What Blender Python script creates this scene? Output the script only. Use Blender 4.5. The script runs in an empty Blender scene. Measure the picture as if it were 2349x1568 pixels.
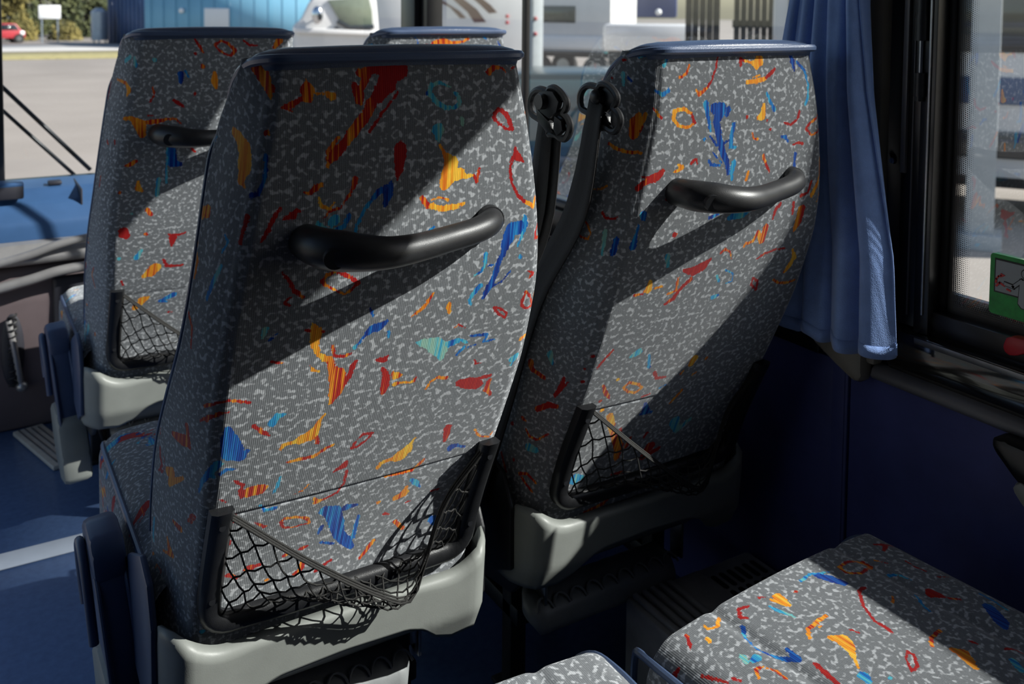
import bpy, bmesh, math, random
import numpy as np
from mathutils import Vector, Matrix

# ------------------------------------------------------------------ camera, sky, sun, exposure
scene = bpy.context.scene
COL = scene.collection
EYE = 1.30                                    # camera height above the bus floor
FPX, YAW, PITCH, PY, ROLL = 2170.05, 0.5384574, 0.0567143, 144.483, 0.0095438
ca = Vector((math.sin(YAW) * math.cos(PITCH), math.cos(YAW) * math.cos(PITCH), -math.sin(PITCH)))
cr = Vector((math.cos(YAW), -math.sin(YAW), 0.0))
cu = cr.cross(ca)
r2 = cr * math.cos(ROLL) + cu * math.sin(ROLL)
u2 = cu * math.cos(ROLL) - cr * math.sin(ROLL)
cam = bpy.data.cameras.new('camera')
cam.sensor_width = 36.0
cam.lens = FPX / 2349 * 36
cam.shift_y = (PY - 784) / 2349               # shifted lens: verticals stay upright
cam.clip_start = 0.02
cam.clip_end = 500
cam.dof.use_dof = True
cam.dof.focus_distance = 1.32
cam.dof.aperture_fstop = 6.3
camo = bpy.data.objects.new('camera', cam)
camo.matrix_world = Matrix(((r2.x, u2.x, -ca.x, 0), (r2.y, u2.y, -ca.y, 0), (r2.z, u2.z, -ca.z, EYE), (0, 0, 0, 1)))
COL.objects.link(camo)
scene.camera = camo

SUN = Vector((-1.0, 0.72, -0.88)).normalized()   # direction the light travels: from the right rear
world = bpy.data.worlds.new('World'); scene.world = world
world.use_nodes = True
wn = world.node_tree.nodes; wl = world.node_tree.links
for n in list(wn): wn.remove(n)
sky = wn.new('ShaderNodeTexSky'); sky.sky_type = 'NISHITA'
sky.sun_disc = False
sky.sun_elevation = math.asin(-SUN.z)
sky.sun_rotation = math.atan2(-SUN.x, -SUN.y)
sky.air_density = 1.0; sky.dust_density = 1.0; sky.ozone_density = 1.0
bg = wn.new('ShaderNodeBackground'); bg.inputs['Strength'].default_value = 0.15
wo = wn.new('ShaderNodeOutputWorld')
wl.new(sky.outputs[0], bg.inputs[0]); wl.new(bg.outputs[0], wo.inputs[0])
sl = bpy.data.lights.new('sun', 'SUN'); sl.energy = 9.6; sl.angle = math.radians(0.53); sl.color = (1.0, 0.96, 0.90)
so = bpy.data.objects.new('sun', sl); so.rotation_euler = SUN.to_track_quat('-Z', 'Y').to_euler()
so.location = (8, -8, 12)
COL.objects.link(so)
vs = scene.view_settings
vs.view_transform = 'Standard'; vs.look = 'None'; vs.exposure = 0.0; vs.gamma = 1.0; vs.use_curve_mapping = False

# ------------------------------------------------------------------ helpers
def link(o, parent=None):
    COL.objects.link(o)
    if parent is not None: o.parent = parent
    return o
def tag(o, label=None, cat=None, group=None, kind=None):
    if label: o['label'] = label
    if cat: o['category'] = cat
    if group: o['group'] = group
    if kind: o['kind'] = kind
    return o
def empty(name, loc=(0, 0, 0), rz=0.0):
    o = bpy.data.objects.new(name, None); o.location = loc; o.rotation_euler = (0, 0, rz); o.empty_display_size = 0.1
    return link(o)
def copy_tree(o, parent=None):
    c = o.copy(); COL.objects.link(c)
    if parent is not None: c.parent = parent
    for ch in list(o.children): copy_tree(ch, c)
    return c
def mesh_obj(name, me, mat=None, parent=None, smooth=True):
    if mat is not None: me.materials.append(mat)
    if smooth: me.polygons.foreach_set('use_smooth', np.ones(len(me.polygons), dtype=bool))
    return link(bpy.data.objects.new(name, me), parent)
def pymesh(name, v, f):
    me = bpy.data.meshes.new(name); me.from_pydata([tuple(map(float, p)) for p in v], [], f); me.update()
    return me
def fix_normals(me):
    bm = bmesh.new(); bm.from_mesh(me); bmesh.ops.recalc_face_normals(bm, faces=bm.faces); bm.to_mesh(me); bm.free()
def grid_mesh(name, V, wrap_u=False, caps=False):
    """V: rows x cols x 3 -> quad mesh, fast for dense grids"""
    R, C_, _ = V.shape
    idx = np.arange(R * C_).reshape(R, C_)
    if wrap_u:
        a = idx[:-1]; b = np.roll(idx, -1, 1)[:-1]; c = np.roll(idx, -1, 1)[1:]; d = idx[1:]
    else:
        a = idx[:-1, :-1]; b = idx[:-1, 1:]; c = idx[1:, 1:]; d = idx[1:, :-1]
    q = np.stack([a, b, c, d], -1).reshape(-1, 4)
    me = bpy.data.meshes.new(name)
    me.vertices.add(R * C_); me.vertices.foreach_set('co', V.reshape(-1).astype(np.float32))
    me.loops.add(q.size); me.loops.foreach_set('vertex_index', q.reshape(-1).astype(np.int32))
    me.polygons.add(len(q)); me.polygons.foreach_set('loop_start', np.arange(0, q.size, 4, dtype=np.int32))
    me.update(calc_edges=True)
    if caps:
        bm = bmesh.new(); bm.from_mesh(me); bm.verts.ensure_lookup_table()
        for row in (0, R - 1):
            bm.faces.new([bm.verts[i] for i in idx[row]])
        bmesh.ops.recalc_face_normals(bm, faces=bm.faces); bm.to_mesh(me); bm.free()
    me.validate()
    return me
class MB:
    """collects simple solids into one mesh"""
    def __init__(s): s.bm = bmesh.new()
    def box(s, c, d, bev=0.0, rot=None, seg=2):
        r = bmesh.ops.create_cube(s.bm, size=1.0); vs_ = r['verts']
        for v in vs_: v.co = Vector((v.co.x * d[0], v.co.y * d[1], v.co.z * d[2]))
        if bev > 0:
            es = list({e for v in vs_ for e in v.link_edges})
            rb = bmesh.ops.bevel(s.bm, geom=es, offset=min(bev, min(d) * .49), segments=seg, profile=.5, affect='EDGES')
            vs_ = list({v for v in rb['verts']} | {v for v in vs_ if v.is_valid})
        M = Matrix.Translation(c) @ (rot.to_4x4() if rot is not None else Matrix.Identity(4))
        for v in vs_: v.co = M @ v.co
        return s
    def cyl(s, p0, p1, r0, r1=None, n=20, bev=0.0):
        p0 = Vector(p0); p1 = Vector(p1); d = p1 - p0
        r = bmesh.ops.create_cone(s.bm, cap_ends=True, segments=n, radius1=r0, radius2=r0 if r1 is None else r1, depth=d.length)
        M = Matrix.Translation((p0 + p1) / 2) @ d.to_track_quat('Z', 'Y').to_matrix().to_4x4()
        for v in r['verts']: v.co = M @ v.co
        return s
    def ball(s, c, r, sc=(1, 1, 1), sub=2):
        q = bmesh.ops.create_icosphere(s.bm, subdivisions=sub, radius=r)
        for v in q['verts']: v.co = Vector((v.co.x * sc[0], v.co.y * sc[1], v.co.z * sc[2])) + Vector(c)
        return s
    def prism(s, pts, axis, a, b, bev=0.0):
        """polygon pts (2D) extruded along axis from a to b"""
        def P(p, t): return {'x': (t, p[0], p[1]), 'y': (p[0], t, p[1]), 'z': (p[0], p[1], t)}[axis]
        A = [s.bm.verts.new(P(p, a)) for p in pts]; B = [s.bm.verts.new(P(p, b)) for p in pts]
        n = len(pts); fs = [s.bm.faces.new(A[::-1]), s.bm.faces.new(B)]
        for i in range(n): fs.append(s.bm.faces.new((A[i], A[(i + 1) % n], B[(i + 1) % n], B[i])))
        bmesh.ops.recalc_face_normals(s.bm, faces=fs)
        if bev > 0:
            es = list({e for f in fs for e in f.edges})
            bmesh.ops.bevel(s.bm, geom=es, offset=bev, segments=2, profile=.5, affect='EDGES')
        return s
    def tube(s, pts, r, n=8, closed=False):
        pts = [Vector(p) for p in pts]; N = len(pts)
        rr = r if hasattr(r, '__len__') else [r] * N
        rings = []; up = None
        for i, p in enumerate(pts):
            if closed: t = pts[(i + 1) % N] - pts[i - 1]
            else: t = pts[min(i + 1, N - 1)] - pts[max(i - 1, 0)]
            t.normalize()
            if up is None:
                up = Vector((0, 0, 1)) if abs(t.z) < .9 else Vector((1, 0, 0))
            x = up - t * up.dot(t)
            x.normalize(); up = x; y = t.cross(x)
            rings.append([s.bm.verts.new(p + (x * math.cos(2 * math.pi * k / n) + y * math.sin(2 * math.pi * k / n)) * rr[i]) for k in range(n)])
        for i in range(N if closed else N - 1):
            a = rings[i]; b = rings[(i + 1) % N]
            for k in range(n): s.bm.faces.new((a[k], a[(k + 1) % n], b[(k + 1) % n], b[k]))
        if not closed:
            s.bm.faces.new(rings[0][::-1]); s.bm.faces.new(rings[-1])
        return s
    def quad(s, *p):
        s.bm.faces.new([s.bm.verts.new(q) for q in p]); return s
    def build(s, name, mat=None, parent=None, smooth=True, ang=40):
        bmesh.ops.recalc_face_normals(s.bm, faces=s.bm.faces)
        if smooth:
            for e in s.bm.edges:
                if len(e.link_faces) == 2 and e.calc_face_angle(0) > math.radians(ang): e.smooth = False
        me = bpy.data.meshes.new(name); s.bm.to_mesh(me); s.bm.free()
        return mesh_obj(name, me, mat, parent, smooth)
def catmull(pts, per=6):
    P = np.array(pts, float); out = []
    Q = np.vstack([2 * P[0] - P[1], P, 2 * P[-1] - P[-2]])
    for i in range(1, len(Q) - 2):
        for t in np.linspace(0, 1, per, endpoint=False):
            a, b, c, d = Q[i - 1], Q[i], Q[i + 1], Q[i + 2]
            out.append(.5 * ((2 * b) + (c - a) * t + (2 * a - 5 * b + 4 * c - d) * t * t + (3 * b - a - 3 * c + d) * t ** 3))
    out.append(P[-1])
    return np.array(out)

# ------------------------------------------------------------------ materials
def newmat(name):
    m = bpy.data.materials.new(name); m.use_nodes = True
    nt = m.node_tree
    for n in list(nt.nodes): nt.nodes.remove(n)
    out = nt.nodes.new('ShaderNodeOutputMaterial'); b = nt.nodes.new('ShaderNodeBsdfPrincipled')
    nt.links.new(b.outputs[0], out.inputs[0])
    return m, nt, b
def N(nt, typ, **kw):
    n = nt.nodes.new(typ)
    for k, v in kw.items():
        if k.startswith('_'): setattr(n, k[1:], v)
        else: n.inputs[k].default_value = v
    return n
def ramp(nt, stops, interp='LINEAR'):
    r = nt.nodes.new('ShaderNodeValToRGB'); cr_ = r.color_ramp; cr_.interpolation = interp
    while len(cr_.elements) > 1: cr_.elements.remove(cr_.elements[-1])
    for i, (p, c) in enumerate(stops):
        e = cr_.elements[0] if i == 0 else cr_.elements.new(p)
        e.position = p; e.color = (*c, 1.0) if len(c) == 3 else c
    return r
def math_(nt, op, a, b=None, c=None):
    m = nt.nodes.new('ShaderNodeMath'); m.operation = op
    for i, x in enumerate((a, b, c)):
        if x is None: continue
        if isinstance(x, (int, float)): m.inputs[i].default_value = x
        else: nt.links.new(x, m.inputs[i])
    return m.outputs[0]
def mixc(nt, fac, a, b, mode='MIX'):
    m = nt.nodes.new('ShaderNodeMix'); m.data_type = 'RGBA'; m.blend_type = mode
    for s_, x in ((m.inputs[0], fac), (m.inputs[6], a), (m.inputs[7], b)):
        if isinstance(x, (int, float)): s_.default_value = x
        elif isinstance(x, tuple): s_.default_value = (*x, 1.0) if len(x) == 3 else x
        else: nt.links.new(x, s_)
    return m.outputs[2]
def mat(name, col, rough=.5, metal=0.0, var=.12, vscale=9.0, bump=0.0, bscale=300.0, spec=.5, col2=None, sheen=0.0, coat=0.0, space='Object'):
    m, nt, b = newmat(name)
    tc = nt.nodes.new('ShaderNodeTexCoord')
    nz = N(nt, 'ShaderNodeTexNoise', Scale=vscale, Detail=4.0, Roughness=.6)
    nt.links.new(tc.outputs[space], nz.inputs['Vector'])
    lo = tuple(c * (1 - var) for c in col); hi = col2 or tuple(min(1, c * (1 + var)) for c in col)
    rp = ramp(nt, [(.3, lo), (.7, hi)])
    nt.links.new(nz.outputs[0], rp.inputs[0]); nt.links.new(rp.outputs[0], b.inputs['Base Color'])
    b.inputs['Roughness'].default_value = rough; b.inputs['Metallic'].default_value = metal
    b.inputs['Specular IOR Level'].default_value = spec
    b.inputs['Coat Weight'].default_value = coat
    if sheen: b.inputs['Sheen Weight'].default_value = sheen; b.inputs['Sheen Roughness'].default_value = .5
    if bump:
        n2 = N(nt, 'ShaderNodeTexNoise', Scale=bscale, Detail=2.0)
        nt.links.new(tc.outputs[space], n2.inputs['Vector'])
        bp = N(nt, 'ShaderNodeBump', Strength=bump, Distance=.002)
        nt.links.new(n2.outputs[0], bp.inputs['Height']); nt.links.new(bp.outputs[0], b.inputs['Normal'])
    return m
def fabric_material():
    m, nt, b = newmat('moquette_fabric')
    L = nt.links.new
    uv = N(nt, 'ShaderNodeUVMap', _uv_map='fabric_uv')
    sep = nt.nodes.new('ShaderNodeSeparateXYZ'); L(uv.outputs[0], sep.inputs[0])
    u, v = sep.outputs[0], sep.outputs[1]
    # pale flecks on grey
    n1 = N(nt, 'ShaderNodeTexNoise', Scale=125.0, Detail=1.4, Roughness=.5, Distortion=.15); L(uv.outputs[0], n1.inputs['Vector'])
    fl = ramp(nt, [(.530, (0, 0, 0)), (.645, (1, 1, 1))]); L(n1.outputs[0], fl.inputs[0])
    n1b = N(nt, 'ShaderNodeTexNoise', Scale=600.0, Detail=1.0); L(uv.outputs[0], n1b.inputs['Vector'])
    base = mixc(nt, n1b.outputs[0], (.140, .152, .166), (.235, .247, .260))
    grey = mixc(nt, math_(nt, 'MULTIPLY', fl.outputs[0], .85), base, (.53, .55, .575))
    # woven stripes of the motifs
    cv = nt.nodes.new('ShaderNodeCombineXYZ')
    L(math_(nt, 'MULTIPLY', u, 190.0), cv.inputs[0]); L(math_(nt, 'MULTIPLY', v, 7.0), cv.inputs[1])
    ns = N(nt, 'ShaderNodeTexNoise', Scale=1.0, Detail=1.0); L(cv.outputs[0], ns.inputs['Vector'])
    fam = N(nt, 'ShaderNodeAttribute', _attribute_name='fam'); famv = fam.outputs['Fac']
    sdv = N(nt, 'ShaderNodeAttribute', _attribute_name='motif').outputs['Fac']
    # fam: 0 yellow, .2 orange, .4 red | .6 blue, .8 cyan, 1 teal
    sh = math_(nt, 'MULTIPLY', math_(nt, 'SUBTRACT', ns.outputs[0], .5), 1.5)
    warm = ramp(nt, [(.0, (.86, .56, .06)), (.3, (.80, .33, .02)), (.52, (.72, .20, .015)), (.60, (.45, .018, .012)), (1., (.36, .01, .012))])
    L(math_(nt, 'ADD', math_(nt, 'MULTIPLY', famv, 2.1), math_(nt, 'ADD', sh, .04)), warm.inputs[0])
    cool = ramp(nt, [(.0, (.004, .02, .20)), (.3, (.006, .09, .42)), (.55, (.02, .28, .58)), (.72, (.08, .48, .58)), (1., (.30, .52, .42))])
    L(math_(nt, 'ADD', math_(nt, 'MULTIPLY', math_(nt, 'SUBTRACT', famv, .58), 1.9), math_(nt, 'ADD', sh, .12)), cool.inputs[0])
    mc = mixc(nt, math_(nt, 'GREATER_THAN', famv, .5), warm.outputs[0], cool.outputs[0])
    ne = N(nt, 'ShaderNodeTexNoise', Scale=420.0, Detail=2.0); L(uv.outputs[0], ne.inputs['Vector'])
    ne2 = N(nt, 'ShaderNodeTexNoise', Scale=150.0, Detail=2.0); L(uv.outputs[0], ne2.inputs['Vector'])
    sd2 = math_(nt, 'ADD', sdv, math_(nt, 'ADD', math_(nt, 'MULTIPLY', math_(nt, 'SUBTRACT', ne.outputs[0], .5), .00420), math_(nt, 'MULTIPLY', math_(nt, 'SUBTRACT', ne2.outputs[0], .49), .0056)))
    mr = N(nt, 'ShaderNodeMapRange'); L(sd2, mr.inputs[0]); mr.inputs[1].default_value = -.0004; mr.inputs[2].default_value = .0004
    c1 = mixc(nt, mr.outputs[0], grey, mc)
    # corduroy-like ribs along the warp
    rib = math_(nt, 'SINE', math_(nt, 'MULTIPLY', u, 2 * math.pi / .0026))
    cb = nt.nodes.new('ShaderNodeCombineXYZ')
    L(math_(nt, 'MULTIPLY', u, 700.0), cb.inputs[0]); L(math_(nt, 'MULTIPLY', v, 90.0), cb.inputs[1])
    nf = N(nt, 'ShaderNodeTexNoise', Scale=1.0, Detail=2.0); L(cb.outputs[0], nf.inputs['Vector'])
    ribc = math_(nt, 'ADD', math_(nt, 'MULTIPLY', rib, .075), math_(nt, 'ADD', .72, math_(nt, 'MULTIPLY', nf.outputs[0], .56)))
    cc = nt.nodes.new('ShaderNodeCombineColor')
    for i in range(3): L(ribc, cc.inputs[i])
    col = mixc(nt, 1.0, c1, cc.outputs[0], 'MULTIPLY')
    L(col, b.inputs['Base Color'])
    b.inputs['Roughness'].default_value = .92; b.inputs['Specular IOR Level'].default_value = .15
    b.inputs['Sheen Weight'].default_value = .45; b.inputs['Sheen Roughness'].default_value = .32; b.inputs['Diffuse Roughness'].default_value = 1.0
    bp = N(nt, 'ShaderNodeBump', Strength=.16, Distance=.0006)
    L(math_(nt, 'ADD', rib, math_(nt, 'MULTIPLY', nf.outputs[0], 1.5)), bp.inputs['Height']); L(bp.outputs[0], b.inputs['Normal'])
    return m
def glass_material(name, tint, ior_fac=1.0, haze=(.5, .55, .6), hz=.0):
    """clear pane: light passes straight through, the surface mirrors by Fresnel, a little dust"""
    m, nt, b = newmat(name); nt.nodes.remove(b)
    out = [n for n in nt.nodes if n.type == 'OUTPUT_MATERIAL'][0]
    tr = N(nt, 'ShaderNodeBsdfTransparent', Color=(*tint, 1)); gl = N(nt, 'ShaderNodeBsdfGlossy', Color=(1, 1, 1, 1), Roughness=.01)
    lw = N(nt, 'ShaderNodeLayerWeight', Blend=.5)               # Schlick reflectance, the same from both faces
    fr = math_(nt, 'ADD', .04, math_(nt, 'MULTIPLY', math_(nt, 'POWER', lw.outputs['Facing'], 5.0), .96))
    mx = nt.nodes.new('ShaderNodeMixShader')
    nt.links.new(math_(nt, 'MINIMUM', math_(nt, 'MULTIPLY', fr, ior_fac), 1.0), mx.inputs[0]); nt.links.new(tr.outputs[0], mx.inputs[1]); nt.links.new(gl.outputs[0], mx.inputs[2])
    last = mx
    if hz > 0:
        df = N(nt, 'ShaderNodeBsdfDiffuse', Color=(*haze, 1)); m2 = nt.nodes.new('ShaderNodeMixShader')
        tc = nt.nodes.new('ShaderNodeTexCoord'); nz = N(nt, 'ShaderNodeTexNoise', Scale=6.0, Detail=5.0); nt.links.new(tc.outputs['Object'], nz.inputs['Vector'])
        nt.links.new(math_(nt, 'MULTIPLY', nz.outputs[0], hz * 2), m2.inputs[0]); nt.links.new(mx.outputs[0], m2.inputs[1]); nt.links.new(df.outputs[0], m2.inputs[2]); last = m2
    nt.links.new(last.outputs[0], out.inputs[0])
    return m
FABRIC = fabric_material()
VINYL = mat('navy_vinyl', (.046, .070, .130), .34, var=.10, vscale=30, bump=.25, bscale=420, spec=.55)
PIPING = mat('navy_piping', (.055, .082, .150), .33, var=.08, bump=.15, bscale=500)
BLACK = mat('black_plastic', (.012, .0125, .014), .38, var=.25, vscale=40, bump=.12, bscale=700, spec=.45)
HANDLE = mat('black_handle_plastic', (.016, .0165, .018), .40, var=.25, vscale=60, bump=.10, bscale=900, spec=.5)
GREYP = mat('grey_shell_plastic', (.205, .217, .203), .45, var=.07, vscale=14, bump=.06, bscale=600, spec=.35)
GREYD = mat('grey_footrest_plastic', (.20, .21, .215), .42, var=.10, vscale=25, bump=.08, bscale=500)
NAVYP = mat('navy_plastic', (.040, .062, .125), .42, var=.10, vscale=20, bump=.06, bscale=500)
DARKM = mat('dark_seat_metal', (.010, .011, .014), .5, metal=.3, var=.3, vscale=30)
NETM = mat('black_net_cord', (.014, .0135, .0125), .7, var=.4, vscale=400, bump=.6, bscale=1500)
BELT = mat('black_belt_webbing', (.013, .0125, .0135), .62, var=.2, vscale=200, bump=.5, bscale=1400)
STEEL = mat('steel', (.36, .37, .38), .28, metal=1.0, var=.12, vscale=50)
# ------------------------------------------------------------------ seat geometry (metres, seat-local: x across, y forward, z up from the floor)
ZP = np.array([.375, .44, .50, .56, .62, .68, .74, .80, .86, .92, .98, 1.04, 1.10, 1.16, 1.238])
YP = np.array([.119, .110, .093, .068, .038, .008, -.02, -.047, -.07, -.092, -.107, -.115, -.12, -.122, -.112])
WP = np.array([.217, .219, .217, .216, .218, .220, .222, .224, .222, .219, .212, .203, .192, .180, .168])
TP = np.array([.11, .18, .232, .246, .245, .235, .206, .172, .145, .132, .136, .145, .160, .155, .080])
_zd = np.linspace(.375, 1.238, 400)
def _sm(P):
    y = np.interp(_zd, ZP, P); k = np.exp(-np.linspace(-2, 2, 41) ** 2); k /= k.sum()
    yp = np.concatenate([2 * y[0] - y[1:21][::-1], y, 2 * y[-1] - y[-21:-1][::-1]])
    return np.convolve(yp, k, 'valid')
_yd, _wd, _td = _sm(YP), _sm(WP), _sm(TP)
def prof(z): return float(np.interp(z, _zd, _yd)), float(np.interp(z, _zd, _wd)), float(np.interp(z, _zd, _td))
def half_outline(w, y, t, fl, groove):
    """rear centre -> left rear corner -> left side -> front corner -> front centre (x negative)"""
    rc, rf = .021, min(.038, t * .42)
    P = []
    for x in np.linspace(0, -(w - rc), 30): P.append((x, y - .006 * (1 - (x / w) ** 2)))
    y0 = P[-1][1]
    for a in np.linspace(0, math.pi / 2 - .12, 13)[1:]:
        P.append((-(w - rc) - rc * math.sin(a), y0 + rc * (1 - math.cos(a))))
    x1, y1 = P[-1]; xe, ye = -(w + fl), y + t - rf
    for q in np.linspace(0, 1, 16)[1:]:
        P.append((x1 + (xe - x1) * (q + .25 * math.sin(math.pi * q) * (1 - q)), y1 + (ye - y1) * q))
    for a in np.linspace(0, math.pi / 2, 9)[1:]:
        P.append((xe + rf * (1 - math.cos(a)), ye + rf * math.sin(a)))
    for x in np.linspace(P[-1][0], 0, 10)[1:]: P.append((x, y + t + .012 * (1 - (x / w) ** 2)))
    P = np.array(P); d = np.r_[0, np.cumsum(np.hypot(*np.diff(P, axis=0).T))]
    marks = [0, d[28], d[41], d[56], d[64], d[-1]]
    return P, d, marks
def back_grid(nr, nc, ns, ncf, nf, nz):
    """closed rings; returns V (rows, cols, 3) and unrolled fabric coordinates UV"""
    zs = np.linspace(.375, 1.238, nz); rows = []; uvs = []; vacc = 0; py = None; pz = None
    for z in zs:
        y, w, t = prof(z)
        if py is not None: vacc += math.hypot(y - py, z - pz)
        py, pz = y, z
        P, d, mk = half_outline(w, y, t, .020, True)
        s = np.concatenate([np.linspace(mk[0], mk[1], nr, endpoint=False), np.linspace(mk[1], mk[2], nc, endpoint=False),
                            np.linspace(mk[2], mk[3], ns, endpoint=False), np.linspace(mk[3], mk[4], ncf, endpoint=False), np.linspace(mk[4], mk[5], nf)])
        X = np.interp(s, d, P[:, 0]); Y = np.interp(s, d, P[:, 1])
        # sewn seam in the rear corner, cross seam above the net pocket
        sc = .5 * (mk[1] + mk[2]); g = np.exp(-((s - sc) / .0034) ** 2) * .0012
        X = X + g * .7; Y = Y + g * .7
        Y = Y + np.where(s < sc, .0016 * math.exp(-((z - .636) / .0022) ** 2), 0)
        L = np.stack([X, Y, np.full_like(X, z)], -1); R = L[1:-1][::-1].copy(); R[:, 0] *= -1
        rows.append(np.vstack([L, R])); u = np.concatenate([-s, s[1:-1][::-1]]); uvs.append(np.stack([u, np.full_like(u, vacc)], -1))
    return np.array(rows), np.array(uvs)
# ------------------------------------------------------------------ cushion
CW, CD, CT, CR = .255, .60, .165, .05           # half width, depth, thickness, edge radius
def cushion_grid(na, nb):
    """unrolled sheet: a across (drops over both sides), b from the front edge down / back"""
    def fold(s, flat):
        if s <= flat: return s, 0.0
        q = s - flat; arc = CR * math.pi / 2
        if q <= arc: return flat + CR * math.sin(q / CR), CR * (1 - math.cos(q / CR))
        return flat + CR, CR + (q - arc)
    A = np.linspace(-(CW - CR + CR * math.pi / 2 + .10), CW - CR + CR * math.pi / 2 + .10, na)
    B = np.linspace(-(CD - .05), CR * math.pi / 2 + .09, nb)
    V = np.zeros((nb, na, 3)); UV = np.zeros((nb, na, 2))
    for j, b in enumerate(B):
        yb, db = (b, 0.0) if b <= 0 else fold(b, 0.0)
        for i, a in enumerate(A):
            xa, da = fold(abs(a), CW - CR); xa = math.copysign(xa, a)
            # rounded plan corner at the front
            drop = math.hypot(da, db) if (da < CR and db < CR) else max(da, db) + 0.0 * min(da, db)
            k = 0.0
            fx = max(0, abs(xa) - (CW - .07)); fy = max(0, yb - (CR - .07))
            if fx > 0 and fy > 0:
                r_ = math.hypot(fx, fy); lim = .07
                if r_ > lim: xa -= math.copysign(fx * (1 - lim / r_), xa); yb -= fy * (1 - lim / r_)
            z = -min(drop, CT - .01) + .014 * (1 - (xa / CW) ** 2) * (1 - max(0, yb / CR)) - .004 * math.exp(-((abs(xa) - .135) / .010) ** 2) * (1 if yb < .0 else 0)
            V[j, i] = (xa, yb, z); UV[j, i] = (a, b)
    return V, UV
def motif_field(uv, motifs):
    """signed distance (m) to the woven figures and their colour family, on fabric coordinates"""
    sh = uv.shape[:-1]; P = uv.reshape(-1, 2)
    order = np.argsort(P[:, 1], kind='stable'); Pv = P[order]; vs_ = Pv[:, 1]
    sd = np.full(len(P), -.01, np.float32); fm = np.zeros(len(P), np.float32)
    for fam, pts in motifs:
        pts = np.asarray(pts, float)
        if len(pts) == 1: pts = np.vstack([pts, pts + [1e-5, 0, 0]])
        pad = .010
        lo = np.searchsorted(vs_, (pts[:, 1] - pts[:, 2]).min() - pad); hi = np.searchsorted(vs_, (pts[:, 1] + pts[:, 2]).max() + pad)
        if hi <= lo: continue
        q = Pv[lo:hi]; m = (q[:, 0] > (pts[:, 0] - pts[:, 2]).min() - pad) & (q[:, 0] < (pts[:, 0] + pts[:, 2]).max() + pad)
        ids = order[lo:hi][m]; q = q[m]
        if not len(ids): continue
        best = np.full(len(ids), -1.0)
        for a, b in zip(pts[:-1], pts[1:]):
            e = b[:2] - a[:2]; t = np.clip(((q - a[:2]) @ e) / max(e @ e, 1e-12), 0, 1)
            best = np.maximum(best, a[2] + (b[2] - a[2]) * t - np.hypot(*(q - a[:2] - t[:, None] * e).T))
        up = best > sd[ids]
        fm[ids[up]] = fam; sd[ids[up]] = best[up]
    return sd.reshape(sh), fm.reshape(sh)
def random_motifs(rng, u0, u1, v0, v1, n, avoid=()):
    out = []; pts = [(a[1][0][0], a[1][0][1]) for a in avoid]
    for _ in range(n * 6):
        if len(out) >= n: break
        x, y = rng.uniform(u0, u1), rng.uniform(v0, v1)
        if any(math.hypot(x - a, y - b) < .034 for a, b in pts): continue
        pts.append((x, y)); k = rng.random(); th = rng.uniform(0, 2 * math.pi)
        c, s = math.cos(th), math.sin(th); T = lambda a, b, w: (x + c * a - s * b, y + s * a + c * b, w)
        fam = rng.choice([.05, .1, .2, .3, .42, .45, .6, .7, .8, .97]); z = rng.uniform(.7, 1.35)
        if k < .34:      # hooked stroke
            out.append((fam, [T(.020 * z * math.cos(q), .020 * z * math.sin(q) * .8, .0013 + .003 * max(0, 1 - i / 2.2)) for i, q in enumerate(np.linspace(.2, 2.7 + rng.random(), 8))]))
        elif k < .50:    # ring
            out.append((fam, [T(.013 * z * math.cos(q), .008 * z * math.sin(q), .0014 + .0007 * math.sin(q)) for q in np.linspace(0, 2 * math.pi, 11)]))
        elif k < .72:    # bird-like patch with a thin stalk
            out.append((fam, [T(-.012 * z, 0, .002), T(0, 0, .0095 * z), T(.012 * z, .003, .006 * z), T(.024 * z, .001, .0012), T(.032 * z, .004, .003)]))
        elif k < .88:    # small dash or dot
            out.append((fam, [T(-.006 * z, 0, .002), T(.006 * z, .003, .0028)]))
        else:            # long torn flag
            out.append((fam, [T(-.028 * z, 0, .011 * z), T(-.010 * z, .002, .010 * z), T(.008 * z, -.002, .005), T(.030 * z, -.004, .0028), T(.045 * z, 0, .004)]))
            out.append((min(1, fam + .1) if fam > .5 else fam, [T(.0, .016 * z, .002), T(.03 * z, .012 * z, .0025)]))
    return out
def put_fabric(me, V, UV, motifs, wrap):
    sd, fm = motif_field(UV, motifs)
    a = me.attributes.new('motif', 'FLOAT', 'POINT'); a.data.foreach_set('value', sd.reshape(-1).astype(np.float32))
    a = me.attributes.new('fam', 'FLOAT', 'POINT'); a.data.foreach_set('value', fm.reshape(-1).astype(np.float32))
    lay = me.uv_layers.new(name='fabric_uv')
    vi = np.empty(len(me.loops), np.int32); me.loops.foreach_get('vertex_index', vi)
    uvf = UV.reshape(-1, 2)[vi].astype(np.float32)
    if wrap:   # the ring closes at the front centre: keep u continuous inside each face
        q = uvf.reshape(-1, 4, 2); mx = np.abs(q[:, :, 0]).max(1)
        bad = (q[:, :, 0].max(1) - q[:, :, 0].min(1)) > .25
        q[bad, :, 0] = np.abs(q[bad, :, 0])
        uvf = q.reshape(-1, 2)
    lay.data.foreach_set('uv', uvf.reshape(-1))
def make_backrest(res, motifs, parent):
    V, UV = back_grid(*res)
    me = grid_mesh('backrest', V, wrap_u=True)
    put_fabric(me, V, UV, motifs, True)
    bm = None
    return mesh_obj('backrest', me, FABRIC, parent)
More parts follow.
